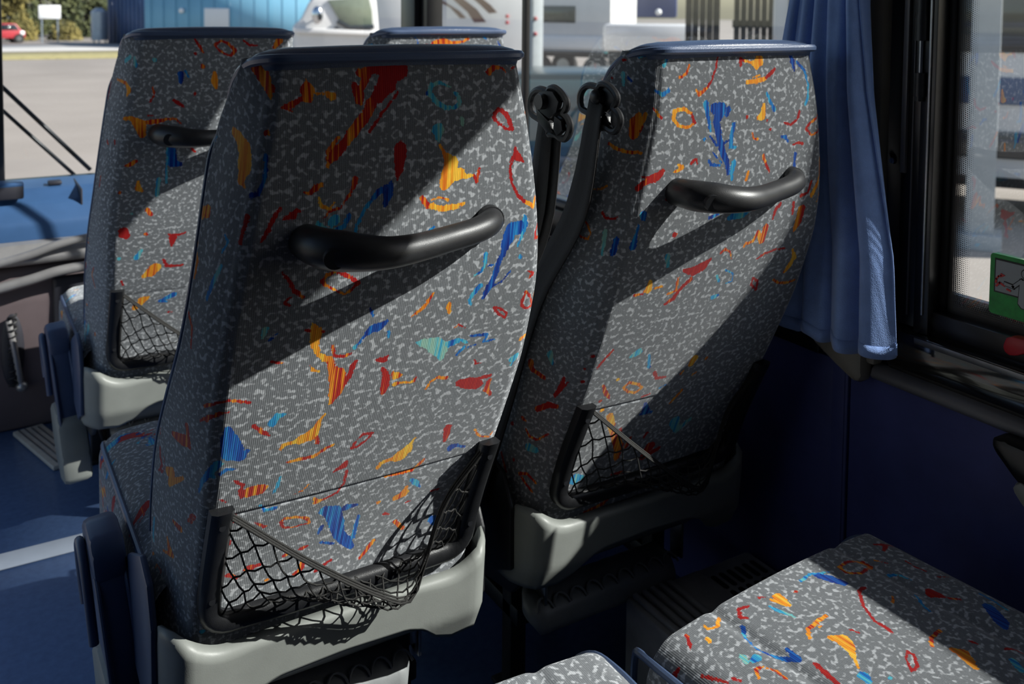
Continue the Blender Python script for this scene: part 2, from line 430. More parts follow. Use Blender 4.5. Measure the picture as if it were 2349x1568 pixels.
def cap_path(n_edge=12):
    """piping line: up the left front edge, round the top corner, along the rear top edge and down the right"""
    L = []
    for z in np.linspace(.50, 1.12, 14):
        y, w, t = prof(z); L.append((-(w + .0185), y + t - .024, z))
    L += [(-.190, -.002, 1.165), (-.189, -.018, 1.197), (-.186, -.042, 1.220), (-.181, -.072, 1.233), (-.174, -.100, 1.2385)]
    M_ = [(x, -.1195 - .006 * (1 - (x / .17) ** 2), 1.2405) for x in np.linspace(-.158, .158, 9)]
    R = [(-x, y, z) for x, y, z in L[::-1]]
    return catmull(L + M_ + R, 4)
def make_cap(parent):
    # padded vinyl top: rings shrinking upward from the piping line
    rows = []
    for k, (dz, inset) in enumerate([(-.012, -.002), (.0, -.0045), (.005, -.004), (.009, .002), (.0118, .012), (.0130, .024)]):
        z = 1.238 + dz; w, y, t = .168 - inset, -.112 + inset * .9, .115 - inset * 1.9
        P, d, mk = half_outline(w, y, t, .012, False)
        s = np.linspace(0, d[-1], 40); X = np.interp(s, d, P[:, 0]); Y = np.interp(s, d, P[:, 1])
        Z = np.full_like(X, z)
        fall = np.clip((Y - (-.085)) / .10, 0, 1) ** 1.6 * .055          # the pad slopes down towards the front
        Z = Z - fall + .004 * (1 - (X / .17) ** 2)
        L = np.stack([X, Y, Z], -1); R = L[1:-1][::-1].copy(); R[:, 0] *= -1
        rows.append(np.vstack([L, R]))
    top = rows[-1].mean(0) + np.array([0, 0, .002])
    rows.append(rows[-1] * .45 + top * .55 + np.array([0, 0, .0025])); rows.append(rows[-2] * .05 + top * .95 + np.array([0, 0, .003]))
    me = grid_mesh('head_cap', np.array(rows), wrap_u=True, caps=True)
    c = mesh_obj('head_cap', me, VINYL, parent)
    cp = cap_path(); MB().tube(cp, [float(np.interp(p[2], [1.10, 1.20, 1.235], [.0030, .0042, .0062])) for p in cp], 8).build('piping', PIPING, c)
    return c
HPATH = [(-.128, -.008, 0, .021), (-.127, .014, 0, .022), (-.120, .038, -.001, .0235), (-.103, .058, -.002, .0235), (-.080, .071, -.004, .0210),
         (-.05, .075, -.006, .0185), (-.01, .065, -.007, .0170), (.035, .050, -.006, .0163), (.075, .038, -.004, .0163), (.100, .028, -.001, .0165), (.116, .013, .001, .0170), (.121, -.008, .002, .0180)]
def make_handle(parent):
    P = catmull([(x, -.115 - p, 1.024 + z) for x, p, z, r in HPATH], 5)
    R = np.interp(np.linspace(0, 1, len(P)), np.linspace(0, 1, len(HPATH)), [h[3] for h in HPATH])
    h = MB().tube(P, list(R), 18).build('grab_handle', HANDLE, parent, ang=70)
    s = MB()
    dirn = Vector((-.28, -.94, -.18)).normalized()
    c = Vector((-.112, -.166, 1.022)) + dirn * .0225
    s.cyl(c + dirn * -.006, c + dirn * .0015, .0135, .0125, 20)
    s.build('screw_recess', DARKM, h)
    MB().cyl((.1165, -.1285, 1.0250), (.1195, -.110, 1.0258), .0186, .0194, 24).build('end_cap', HANDLE, h)
    return h
def rear_y(x, z):
    y, w, t = prof(z); return y - .006 * (1 - (x / w) ** 2)
def make_pocket(parent, seed=1, sagx=.075):
    f = MB()
    # black U-shaped frame screwed to the back
    pts = []
    zt, zb, xo = .655, .452, .197
    for z in np.linspace(zt, zb + .03, 8): pts.append((-xo, z))
    for a in np.linspace(0, math.pi / 2, 6)[1:]: pts.append((-xo + .03 * (1 - math.cos(a)), zb + .03 - .03 * math.sin(a)))
    for x in np.linspace(-xo + .05, xo - .05, 10): pts.append((x, zb))
    for a in np.linspace(math.pi / 2, 0, 6): pts.append((xo - .03 * (1 - math.cos(a)), zb + .03 - .03 * math.sin(a)))
    for z in np.linspace(zb + .03, zt, 8)[1:]: pts.append((xo, z))
    n = len(pts); rings = []
    for i, (x, z) in enumerate(pts):
        a = pts[max(i - 1, 0)]; b = pts[min(i + 1, n - 1)]; tx, tz = b[0] - a[0], b[1] - a[1]; l = math.hypot(tx, tz); nx, nz = -tz / l, tx / l
        y = rear_y(x, z); hw = .0148
        ring = []
        for (o, h) in ((-hw, .002), (-hw, -.014), (-hw * .55, -.020), (hw * .55, -.020), (hw, -.013), (hw, .002)):
            xx, zz = x + nx * o, z + nz * o
            ring.append((xx, y + h, zz))
        rings.append(ring)
    vs_ = [[f.bm.verts.new(p) for p in r] for r in rings]
    for a, b in zip(vs_[:-1], vs_[1:]):
        for k in range(6): f.bm.faces.new((a[k], a[(k + 1) % 6], b[(k + 1) % 6], b[k]))
    f.bm.faces.new(vs_[0][::-1]); f.bm.faces.new(vs_[-1])
    fr = f.build('pocket_frame', BLACK, parent, ang=50)
    for sx in (-1, 1):
        for zz in (.632, .50):
            yy = rear_y(sx * xo, zz) - .0195
            MB().cyl((sx * xo, yy + .001, zz), (sx * xo, yy - .0018, zz), .0048, .0044, 14).build('screw', DARKM, fr)
    # slack net: left edge, right edge, bottom edge on the frame, top hem sagging to the bottom
    rng = random.Random(seed)
    xi = xo - .012
    def left(t):  z = zb + .012 + (zt - .012 - zb - .012) * t; return np.array([-xi, rear_y(-xi, z) - .012, z])
    def right(t): z = zb + .012 + (zt - .012 - zb - .012) * t; return np.array([xi, rear_y(xi, z) - .012, z])
    def bottom(s): x = -xi + 2 * xi * s; return np.array([x, rear_y(x, zb) - .016, zb + .004])
    sx0 = (sagx + xi) / (2 * xi); sagp = np.array([sagx, rear_y(sagx, .42) - .056, .424])
    La, Rb = left(1), right(1)
    H_ = catmull([La, La * .62 + sagp * .38 + np.array([0, -.008, -.010]), La * .22 + sagp * .78 + np.array([0, -.006, -.012]), sagp, Rb * .22 + sagp * .78 + np.array([0, .006, -.002]), Rb * .62 + sagp * .38 + np.array([-.012, .010, .004]), Rb], 12)
    hd = np.r_[0, np.cumsum(np.linalg.norm(np.diff(H_, axis=0), axis=1))]; hd /= hd[-1]
    def hem(s): return np.array([np.interp(s, hd, H_[:, k]) for k in range(3)])
    def net(s, t):
        c = (1 - t) * bottom(s) + t * hem(s) + (1 - s) * left(t) + s * right(t) - ((1 - s) * (1 - t) * bottom(0) + s * (1 - t) * bottom(1) + (1 - s) * t * hem(0) + s * t * hem(1))
        belly = math.sin(math.pi * s) * math.sin(math.pi * min(1, t)) 
        return c + np.array([0, -.022 * belly, -.018 * belly])
    g = MB()
    for off in (0, .0035, -.003):
        g.tube([hem(s) + np.array([0, off * .6, off]) for s in np.linspace(0, 1, 30)], .0017, 6)
    nd = 15; kt = 7
    wob = {}
    def node(i, j):   # diamond lattice, i along s (half steps), j along t
        if (i, j) not in wob:
            s = min(max(i / (2 * nd), 0), 1); t = j / kt
            jx, jt = (rng.uniform(-.008, .008), rng.uniform(-.035, .035)) if 0 < i < 2 * nd and 0 < j < kt else (0, 0)
            # cords bunch towards the slack middle
            s2 = s + .22 * math.sin(2 * math.pi * (s)) / (2 * math.pi) * t
            wob[(i, j)] = net(min(max(s2 + jx, 0), 1), min(max(t + jt, 0), 1)) + np.array([0, rng.uniform(-.003, .003), 0])
        return wob[(i, j)]
    for j in range(kt):
        for i in range(0, 2 * nd + 1):
            if (i + j) % 2: continue
            for di in (-1, 1):
                if 0 <= i + di <= 2 * nd:
                    a, b = node(i, j), node(i + di, j + 1)
                    mid = (a + b) / 2 + np.array([0, -.001, -.0025])
                    g.tube([a, mid, b], .0014, 5)
            if 0 < j: g.ball(node(i, j), .0019, sub=1)
    nt_ = g.build('pocket_net', NETM, parent, ang=80); nt_['kind'] = 'stuff'
    return fr
def make_shell(parent):
    # grey moulded lower back cover: raised ears at both edges, arched lower edge, sides wrapping forward
    xs = np.concatenate([np.linspace(-.262, -.236, 5), np.linspace(-.225, .225, 46), np.linspace(.236, .262, 5)])
    def top(x):
        e = max(0.0, (abs(x) - .165) / .07); return .412 + .034 * min(1, e) ** 2.2 - (.03 if abs(x) > .25 else 0)
    def low(x):
        a = abs(x); return float(np.interp(a, [0, .10, .13, .155, .185, .215, .262], [.352, .348, .338, .312, .298, .302, .300]))
    rows = []
    for q in np.linspace(0, 1, 16):
        r = []
        for x in xs:
            z = top(x) + (low(x) - top(x)) * q
            y = np.interp(z, [.20, .28, .34, .40, .47], [.190, .128, .098, .093, .085])
            a = abs(x)
            if a > .222: y += ((a - .222) / .04) ** 1.6 * .075
            if q == 0: y += .012
            xx = x if a < .25 else math.copysign(.25 + (a - .25) * .15, x)
            r.append((xx, y, z))
        rows.append(r)
    me = grid_mesh('back_shell', np.array(rows)); 
    o = mesh_obj('back_shell', me, GREYP, parent)
    md = o.modifiers.new('thick', 'SOLIDIFY'); md.thickness = .006; md.offset = -1
    # recessed inner wall seen under the arch
    rows = []
    for q in np.linspace(0, 1, 6):
        rows.append([(x, .121 + .035 * q + .03 * q * q, .362 - .085 * q) for x in np.linspace(-.175, .175, 24)])
    me = grid_mesh('arch_lining', np.array(rows)); li = mesh_obj('arch_lining', me, GREYP, o)
    md = li.modifiers.new('thick', 'SOLIDIFY'); md.thickness = .004
    return o
def cushion_piping(side):
    P = []
    for y in np.linspace(-.52, -.03, 10): P.append((side * (CW - .008), y, -.020))
    P += [(side * (CW - .013), .015, -.024), (side * (CW - .026), .038, -.042), (side * (CW - .030), .045, -.075), (side * (CW - .030), .046, -.13)]
    return catmull(P, 4)
def make_cushion(res, motifs, parent):
    V, UV = cushion_grid(*res)
    V = V + np.array([0, .745, .472])
    me = grid_mesh('seat_cushion', V); put_fabric(me, V, UV, motifs, False)
    c = mesh_obj('seat_cushion', me, FABRIC, parent)
    for s in (-1, 1):
        P = cushion_piping(s) + np.array([0, .745, .472])
        MB().tube(P, .0052, 8).build('piping', PIPING, c)
    b = MB()
    b.prism([(.17, .300), (.72, .300), (.755, .33), (.755, .375), (.17, .375)], 'x', -.222, .222, bev=.012)
    b.build('cushion_pan', BLACK, parent)
    return c
def make_armrest(parent, sx=-1):
    x0, x1 = sx * .266, sx * .316
    lo, hi = min(x0, x1), max(x0, x1)
    a = MB()
    a.prism([(.335, .470), (.452, .472), (.460, .44), (.45, .40), (.437, .37), (.40, .28), (.255, .28), (.285, .37), (.315, .43)], 'x', lo + .004, hi - .004, bev=.006)
    o = a.build('armrest', NAVYP, parent)
    p = MB(); p.prism([(.322, .445), (.332, .488), (.352, .507), (.41, .509), (.456, .492), (.466, .455), (.455, .440), (.40, .452)], 'x', lo, hi, bev=.010); p.build('arm_pad', NAVYP, o)
    # raised edge strips on the rear face and the hooked lever loop on the aisle side
    for xx in (lo + .004, hi - .004): MB().tube(catmull([(xx, .333, .455), (xx, .312, .43), (xx, .282, .37), (xx, .252, .285)], 6), .0038, 8).build('edge_strip', NAVYP, o)
    h = sx * .324
    MB().tube(catmull([(h, .345, .345), (h, .352, .42), (h, .375, .468), (h, .41, .480), (h, .440, .455), (h, .448, .40), (h, .440, .36)], 6), .0075, 10).build('lever_loop', NAVYP, o)
    c = MB()
    c.prism([(.250, .300), (.28, .318), (.40, .305), (.46, .28), (.47, .20), (.44, .14), (.32, .12), (.235, .15), (.225, .22)], 'x', lo - .006 if sx < 0 else lo - .012, hi + .012 if sx < 0 else hi + .006, bev=.014)
    c.build('armrest_cover', GREYP, o)
    o.rotation_euler.y = sx * .085; o.location.x = -sx * .040
    return o
def make_guide(parent, sx):
    """clover-shaped plastic belt guide on the upper side of the back, with webbing running down"""
    X = sx * .2225
    px = [(620, 320), (622, 260), (645, 205), (690, 168), (740, 165), (785, 172), (805, 145), (850, 140), (905, 172), (945, 225), (942, 275), (918, 320), (955, 352), (978, 400), (970, 455), (940, 505), (900, 510), (858, 492), (800, 500), (795, 470), (745, 420), (700, 395), (640, 370)]
    def yz(zx, zy): 
        x_, y_ = 1150 + zx / 3.485, 150 + zy / 3.485
        return (-.078 - (x_ - 1385) * .00100, 1.171 - (y_ - 220) * .00064)
    def off(y): return X + sx * (.012 + .10 * max(0, .0))
    base = [yz(*p) for p in px]
    g = MB()
    g.tube(catmull([(X + sx * .020, *p) for p in base + [base[0]]], 3)[:-1], .0054, 8, closed=True)
    o = g.build('belt_guide', BLACK, parent)
    def blade(poly): 
        m = MB(); m.prism([yz(*p) for p in poly], 'x', min(X + sx * .010, X + sx * .018), max(X + sx * .010, X + sx * .018), bev=.001); return m
    blade([(745, 180), (800, 160), (870, 160), (925, 230), (905, 310), (840, 370), (760, 330), (735, 280)]).build('guide_plate', DARKM, o)
    blade([(720, 300), (850, 400), (880, 470), (820, 480), (740, 400)]).build('guide_bar', BLACK, o)
    blade([(890, 340), (950, 370), (960, 440), (910, 490), (880, 440)]).build('guide_plate', DARKM, o)
    cy, cz = yz(800, 245)
    MB().ball((X + sx * .027, cy, cz), .0115, (.75, 1.0, 1.0), 3).cyl((X, cy, cz), (X + sx * .024, cy, cz), .011).build('guide_bolt', BLACK, o)
    return o
def make_belt(parent, sx):
    X = sx * .2225
    y0, z0 = -.066, 1.165
    for k, (off, dy) in enumerate(((.016, 0.0), (.026, -.010))):
        C = catmull([(X + sx * off, y0 + dy, z0), (X + sx * (off + .004), y0 + .045 + dy, .99), (X + sx * (off + .012), .085 + dy, .83), (X + sx * (off + .02), .17 + dy, .62), (X + sx * (off + .02), .27 + dy, .40)], 6)
        rows = []
        for i, c in enumerate(C):
            hw = .026 if i > 5 else .017 + .0018 * i
            rows.append([(c[0] + sx * .004 * abs(q) , c[1] + q * hw * .93, c[2] + q * hw * .36) for q in (-1, -.5, 0, .5, 1)])
        o = mesh_obj('seat_belt', grid_mesh('seat_belt', np.array(rows)), BELT, parent)
        md = o.modifiers.new('thick', 'SOLIDIFY'); md.thickness = .0014
def make_footrest(parent, dz=0.0):
    f = MB()
    n = 24; rows = []
    for i in range(n + 1):
        x = -.19 + .34 * i / n
        bump = .0025 * abs(math.sin(math.pi * (x + .19) / .037))
        end = min(1, min(x + .19, .15 - x) / .02 + .35)
        r = []
        for a in np.linspace(0, 2 * math.pi, 17)[:-1]:
            cy_, cz_ = math.cos(a), math.sin(a)
            r.append((x, .205 + .038 * end * math.copysign(abs(cy_) ** .7, cy_), .252 + (.024 * end + (bump if cz_ > .2 else 0)) * math.copysign(abs(cz_) ** .7, cz_) + .35 * .038 * end * cy_))
        rows.append(r)
    o = mesh_obj('footrest', grid_mesh('footrest', np.array(rows), wrap_u=True, caps=True), GREYD, parent)
    first = None
    for x in np.arange(-.165, .14, .037):
        if first is None:
            first = r_ = MB().tube([(.018 * math.cos(a), .172 + .03 * math.sin(a) * .6, .262 + .02 * math.sin(a)) for a in np.linspace(.2, 2.9, 8)], .0022, 5).build('tread_ridge', GREYD, o)
        else: r_ = first.copy(); COL.objects.link(r_)
        r_.location.x = x
    o.location.z = dz
    for x in (-.16, .165):
        b = MB(); b.box((x, .20, .300 - dz / 2), (.006, .034, .075 - dz), .001).box((x + .010, .20, .337 - dz), (.026, .034, .006), .001).cyl((x - .006, .205, .262), (x + .008, .205, .262), .008)
        b.build('footrest_bracket', STEEL, o)
    return o
def make_frame(parent, arm=True):
    b = MB()
    for x in (-.17, .17):
        b.box((x, .45, .16), (.035, .42, .035), .005)
    b.box((0, .30, .285), (.44, .05, .03), .004).box((0, .62, .285), (.44, .05, .03), .004)
    b.build('seat_frame', DARKM, parent)
    for x in (-.17, .17):
        for y in (.28, .62):
            MB().box((x, y, .145), (.035, .035, .29), .004).box((x, y, .004), (.06, .07, .008), .002).build('leg', DARKM, parent)
    for s in (-1, 1):
        m = MB(); m.prism([(.16, .345), (.22, .352), (.60, .350), (.62, .30), (.30, .24), (.18, .26), (.14, .30)], 'x', min(s * .226, s * .240), max(s * .226, s * .240), bev=.004)
        m.build('side_cover', BLACK, parent)
        m = MB(); m.prism([(.140, .440), (.170, .490), (.225, .505), (.33, .455), (.41, .400), (.42, .33), (.20, .30), (.14, .33)], 'x', min(s * .254, s * .2645), max(s * .254, s * .2645), bev=.004)
        m.build('hinge_cover', NAVYP if (s < 0 and arm) else BLACK, parent)
def make_seat(loc, label, back_motifs, cush_motifs, back_res, cush_res, guide=None, arm=True, sag=.075, seed=1, recline=0.0, foot=0.0):
    root = empty('bus_seat', loc)
    tag(root, label, 'seat', 'moquette bus seats')
    make_backrest(back_res, back_motifs, root); make_cap(root); make_handle(root); make_pocket(root, seed, sag); make_shell(root)
    if recline:                                     # back tipped rearwards about its hinge
        R = Matrix.Translation((0, .12, .38)) @ Matrix.Rotation(math.radians(recline), 4, 'X') @ Matrix.Translation((0, -.12, -.38))
        for ch in root.children: ch.matrix_basis = R
    make_cushion(cush_res, cush_motifs, root)
    if arm: make_armrest(root)
    if guide: make_guide(root, guide); make_belt(root, guide)
    make_footrest(root, foot); make_frame(root, arm)
    return root
HI = (118, 16, 52, 8, 16, 520); LO = (60, 10, 26, 6, 10, 240)
CHI = (300, 260); CLO = (70, 90)
rng = random.Random(11)
def back_set(own, cover=None, seed=0):
    """figures placed as in the photo where it shows them, random ones on the hidden sides"""
    r = random.Random(seed)
    if cover is None: return random_motifs(r, -.46, .46, .0, .9, 260)
    a = random_motifs(r, .235, .47, .0, .9, 55) + random_motifs(r, -.47, -.36, .0, .9, 25)
    return own + a
def dec(s):
    return [(int(m.split(" ")[0]) / 100, [tuple(int(q) / 5000 for q in p.split(",")) for p in m.split(" ")[1:]]) for m in s.split("|")]
NEAR = dec("""20 -971,4489,25 -908,4458,56 -860,4375,33 -849,4323,8|22 -641,4427,6 -636,4364,45 -634,4323,33|30 -676,4312,14 -742,4281,19 -786,4271,10 -733,4250,8|15 -585,4343,6 -524,4343,9 -486,4323,26|46 -46,4468,53 -118,4447,61 -140,4385,61 -203,4312,41|46 -209,4489,41 -105,4478,56|30 -309,4458,28 -256,4468,30 -308,4354,20 -319,4292,28 -347,4385,20|28 -245,4271,38 -276,4209,32 -351,4126,36 -416,4044,28 -480,3982,38 -506,3951,26|40 -67,4333,7 -180,4209,8 -261,4105,11|18 -454,4085,9 -514,4002,18 -519,3961,14 -518,3910,8|92 295,4354,6 220,4385,12 167,4375,13 142,4323,15 191,4260,17 247,4229,15 310,4219,12 356,4250,16 353,4292,13 317,4323,6|62 128,4323,14|96 199,4085,44 201,4044,23 202,4013,6|98 371,4147,19 374,4105,6|30 587,4437,22 623,4468,20 688,4468,7 719,4437,6|42 758,4458,8 810,4468,6|40 602,4147,14 643,4198,14 703,4167,16 749,4064,17 706,4064,9 643,4105,9 602,4147,13|25 894,4157,11|44 779,3941,7 790,3879,31 846,3838,9|42 762,3869,15 744,3796,10 759,3703,10 812,3610,11 876,3559,13|12 876,3559,12 956,3517,19 985,3569,11|10 210,3992,7 250,3930,15 299,3869,49 281,3786,55 254,3734,38|8 281,3786,53 357,3796,41 404,3776,15 465,3776,9|32 465,3776,10 492,3734,12 496,3776,11 506,3817,10|25 94,3662,17 142,3610,21|8 142,3610,19 238,3579,19 341,3579,19 403,3600,10|15 165,3641,5 227,3652,5 283,3631,9|44 -58,3992,41 -59,3930,39 -67,3858,29 -76,3796,8|61 -114,3776,14 -131,3714,33 -149,3641,16|66 -115,3765,14 -185,3734,22 -241,3683,13|80 -241,3683,12 -292,3610,10 -328,3527,10 -342,3424,14|30 -348,3817,20 -359,3765,12 -394,3714,9 -430,3652,8 -494,3641,8 -545,3600,6|12 -570,3724,8 -553,3672,10 -501,3652,9 -473,3693,5|25 -657,3765,9 -628,3755,10 -593,3786,22 -553,3807,9|90 -572,3569,15 -521,3527,12 -457,3517,12|74 -457,3517,12 -408,3538,16 -379,3600,14|86 -468,3579,34 -485,3569,30|38 -801,3683,9 -833,3631,14 -868,3559,14 -906,3486,8|36 -771,3621,11 -723,3631,25 -703,3662,12 -673,3652,9|15 -1233,4105,24 -1150,4075,38 -1072,4002,66 -1061,3930,73 -1086,3848,33 -1041,3807,12|30 -881,4126,18|62 -888,3992,13 -884,3920,11 -898,3848,13 -930,3776,13 -968,3765,16|14 -1511,3590,33 -1456,3610,31 -1525,3548,10 -1565,3610,6|75 -1476,4044,8 -1538,3992,8|80 -1190,3507,7 -1148,3476,10 -1201,3403,8|42 -990,3641,17 -1035,3486,13|62 853,3382,47 789,3372,54 756,3299,43 740,3215,21 711,3162,21 694,3056,22 650,2949,24 626,2895,13|80 885,3444,19 893,3393,23 871,3309,13 846,3247,9|80 596,3226,17 602,3152,13 580,3099,9 530,3078,6|72 629,3131,7 696,3141,7|78 587,2992,20 546,2939,19 522,2895,12 541,2852,7|60 813,3067,7 751,2992,8 683,2971,11|74 880,3162,16|30 1033,3372,8 1002,3330,10 990,3288,12 1047,3278,10|80 194,3465,8 155,3424,14 107,3382,16 82,3351,9|12 230,3372,37 198,3361,18 280,3351,9|18 -531,3194,11 -503,3236,11 -444,3247,9|34 -444,3247,9 -370,3215,12 -297,3152,15 -341,3109,9|22 -341,3109,9 -376,3088,9 -450,3131,7 -507,3173,9 -531,3205,11|36 -774,3288,7 -731,3226,11 -687,3152,13 -639,3109,10|38 -715,3120,8 -752,3088,8 -719,3067,11|22 233,2992,9 200,2928,14 165,2885,14 105,2841,7|15 366,2885,19 385,2819,13|42 726,2797,9 788,2775,10 852,2721,10 844,2688,8 781,2732,11 726,2797,9|30 977,2874,13 963,2775,13 1003,2732,10 1096,2732,14 1036,2819,10 977,2874,12|12 1091,2841,6 1093,2808,6|38 963,3046,5 1022,3014,15 987,2992,8|62 -70,2841,13 -114,2808,34 -166,2797,32 -210,2753,11 -237,2710,9|78 -237,2710,9 -264,2677,15|70 -44,2753,11 -35,2710,7|61 -174,2906,12 -199,2960,7|98 176,2622,11 229,2611,32 309,2578,58 372,2523,60 390,2445,21|80 407,2545,30 477,2567,26 521,2567,13 575,2534,9|62 583,2589,7 662,2578,11 725,2567,12 708,2512,8 806,2512,6|66 585,2490,8 646,2501,7|70 558,2501,11 506,2445,11|12 -565,2917,7 -532,2841,41 -535,2753,26 -501,2677,16 -441,2622,23|36 -489,2841,14 -601,2874,12|30 -413,2721,11 -396,2644,10 -344,2622,12 -282,2633,10|24 -423,2622,21 -398,2545,28 -354,2479,55 -337,2412,59 -347,2335,45 -365,2257,14|38 -257,2534,21 -239,2567,11 -266,2467,21 -284,2423,18|44 -97,2545,11 -44,2534,25 -18,2556,8|34 -44,2467,7 -9,2401,26 0,2301,33 -9,2245,17|16 62,2368,26 107,2368,9 44,2401,16|16 71,2301,18 116,2301,11 178,2290,7 213,2290,14 222,2324,7|20 320,2189,6 347,2257,9 400,2279,11 462,2257,16|44 586,2178,33 666,2155,53 745,2122,45|36 737,2178,18 835,2178,14|30 843,2133,18 832,2054,24 883,1986,14|42 667,2368,7 685,2324,8 729,2324,6|36 440,2688,7 474,2710,5 528,2666,5|14 1031,2467,17 1106,2479,13|88 997,2290,28 1034,2324,18 997,2234,10|30 -792,2677,8 -757,2666,11 -722,2655,5|14 -539,2589,6 -522,2556,10 -478,2534,5|92 -851,2928,20 -863,2874,12|66 -775,2885,4 -821,2841,8|30 -1249,2223,12 -1147,2301,14 -1072,2324,8|68 -1015,2212,19 -994,2110,55 -963,1997,71 -908,1941,39 -874,1975,19|84 -1044,1907,32 -1079,1850,28 -1150,1725,24 -1177,1611,14|80 -1059,1793,18|64 -1022,1816,13 -986,1850,16 -932,1838,9|82 -737,2178,30 -711,2234,24 -667,2234,15|32 -853,2189,12 -816,2155,16 -780,2110,16 -744,2076,10|12 -652,1929,11 -635,1963,17 -574,1963,16 -521,1975,40 -459,1997,50 -434,2054,28 -417,2122,9 -391,2167,7|38 -424,1975,17 -405,1907,11|22 -588,1793,9 -518,1793,14 -413,1793,15 -343,1838,14 -290,1861,10|42 -149,1782,10 -123,1850,9 -88,1895,10 -18,1884,12 -53,1827,9 -114,1782,9 -149,1782,10|12 87,1507,16 105,1553,17 174,1565,18 244,1576,53 288,1622,44 315,1691,12 333,1736,6|22 173,1392,10 269,1381,12 381,1381,14 425,1427,15 461,1473,10|36 587,1748,32 594,1656,24 594,1611,11|62 670,1519,36 705,1530,16 791,1484,10|40 -166,1668,8 -183,1622,28 -244,1588,9|40 -148,1565,11 -148,1438,9 -182,1358,10 -260,1323,11|18 -260,1323,11 -329,1312,21 -347,1358,9|42 -920,1725,10 -866,1668,13 -873,1611,16 -863,1553,13|26 -820,1588,47 -750,1588,49 -707,1599,16|84 -621,1668,6 -628,1588,14 -645,1530,9|20 -409,1519,5 -443,1473,8 -495,1450,5|42 -997,1576,8 -958,1542,9|42 -930,1450,13 -893,1381,20 -883,1323,11|78 -721,1427,10 -684,1358,11 -615,1358,16|18 -560,1185,12 -535,1219,12 -466,1208,11 -370,1162,14|30 -370,1162,13 -344,1104,11 -396,1104,7 -473,1104,9 -533,1127,11 -552,1185,12|30 -734,1254,8 -699,1219,9 -664,1185,13|66 -250,1196,41 -181,1150,63 -129,1001,56 -94,877,42 -26,788,42 26,710,23|62 -86,1162,32 -9,1162,15|78 34,1024,15 26,922,15 26,810,18|66 -240,1024,15 -257,956,13|64 -223,855,12 -120,799,11|12 318,1116,35 370,1139,35 371,1208,13|22 172,1116,19|42 438,1024,10 403,1024,8|22 240,967,15 283,945,10|82 398,1277,16 449,1219,24 491,1162,10|15 1058,666,22 1075,788,27 1022,622,16|18 1005,547,27 1007,504,14|42 601,1070,9 670,1070,10|44 -912,1116,39 -937,1093,27|30 -730,788,33 -652,799,15|30 -867,777,18 -808,732,18|20 -586,622,16|20 -481,821,18 -438,832,11|36 -369,844,16 -326,855,11|25 -335,699,24 -344,633,21 -388,601,16|40 -233,568,14 -172,611,15 -121,633,10|22 352,844,19 430,743,17|22 198,699,19 112,568,14|24 867,376,49 842,302,35|34 434,302,14 521,323,25 547,355,12|68 679,743,37 731,666,24 661,777,16|66 -850,312,26 -807,312,22|82 -1010,323,18|22 839,1645,8 906,1553,10 995,1519,8 1015,1565,6|30 -1969,1929,6 -1999,1725,8|30 -1715,1873,25 -1492,1929,56 -1411,1963,50|36 -1441,2088,31 -1376,1929,22|40 -1993,1588,13 -1975,1496,20 -1919,1438,19 -1990,1335,12|16 -1794,1450,42 -1667,1507,54 -1721,1369,36 -1449,1588,20|88 -1994,810,18 -1971,666,18 -1937,622,11|28 -1561,1058,18 -1402,1081,31|22 -1657,832,13 -1572,754,43 -1481,754,18 -1706,666,11|30 -1821,418,12 -1808,482,11 -1688,493,12 -1711,429,11 -1807,386,11 -1821,418,12|30 -1295,1242,14 -1249,1335,16 -1187,1358,11 -1247,1254,14|30 -1212,2357,15 -1089,2423,10 -1014,2434,9 -897,2390,10|30 -1176,2257,15 -1091,2335,9 -1015,2346,7|30 -1544,2949,9 -1477,2863,15 -1461,2721,11|20 -1561,3393,11 -1511,3288,16 -1521,3183,11|86 -1196,3320,15 -1263,3215,23 -1314,3099,16|20 -1563,3569,24 -1440,3579,16""")
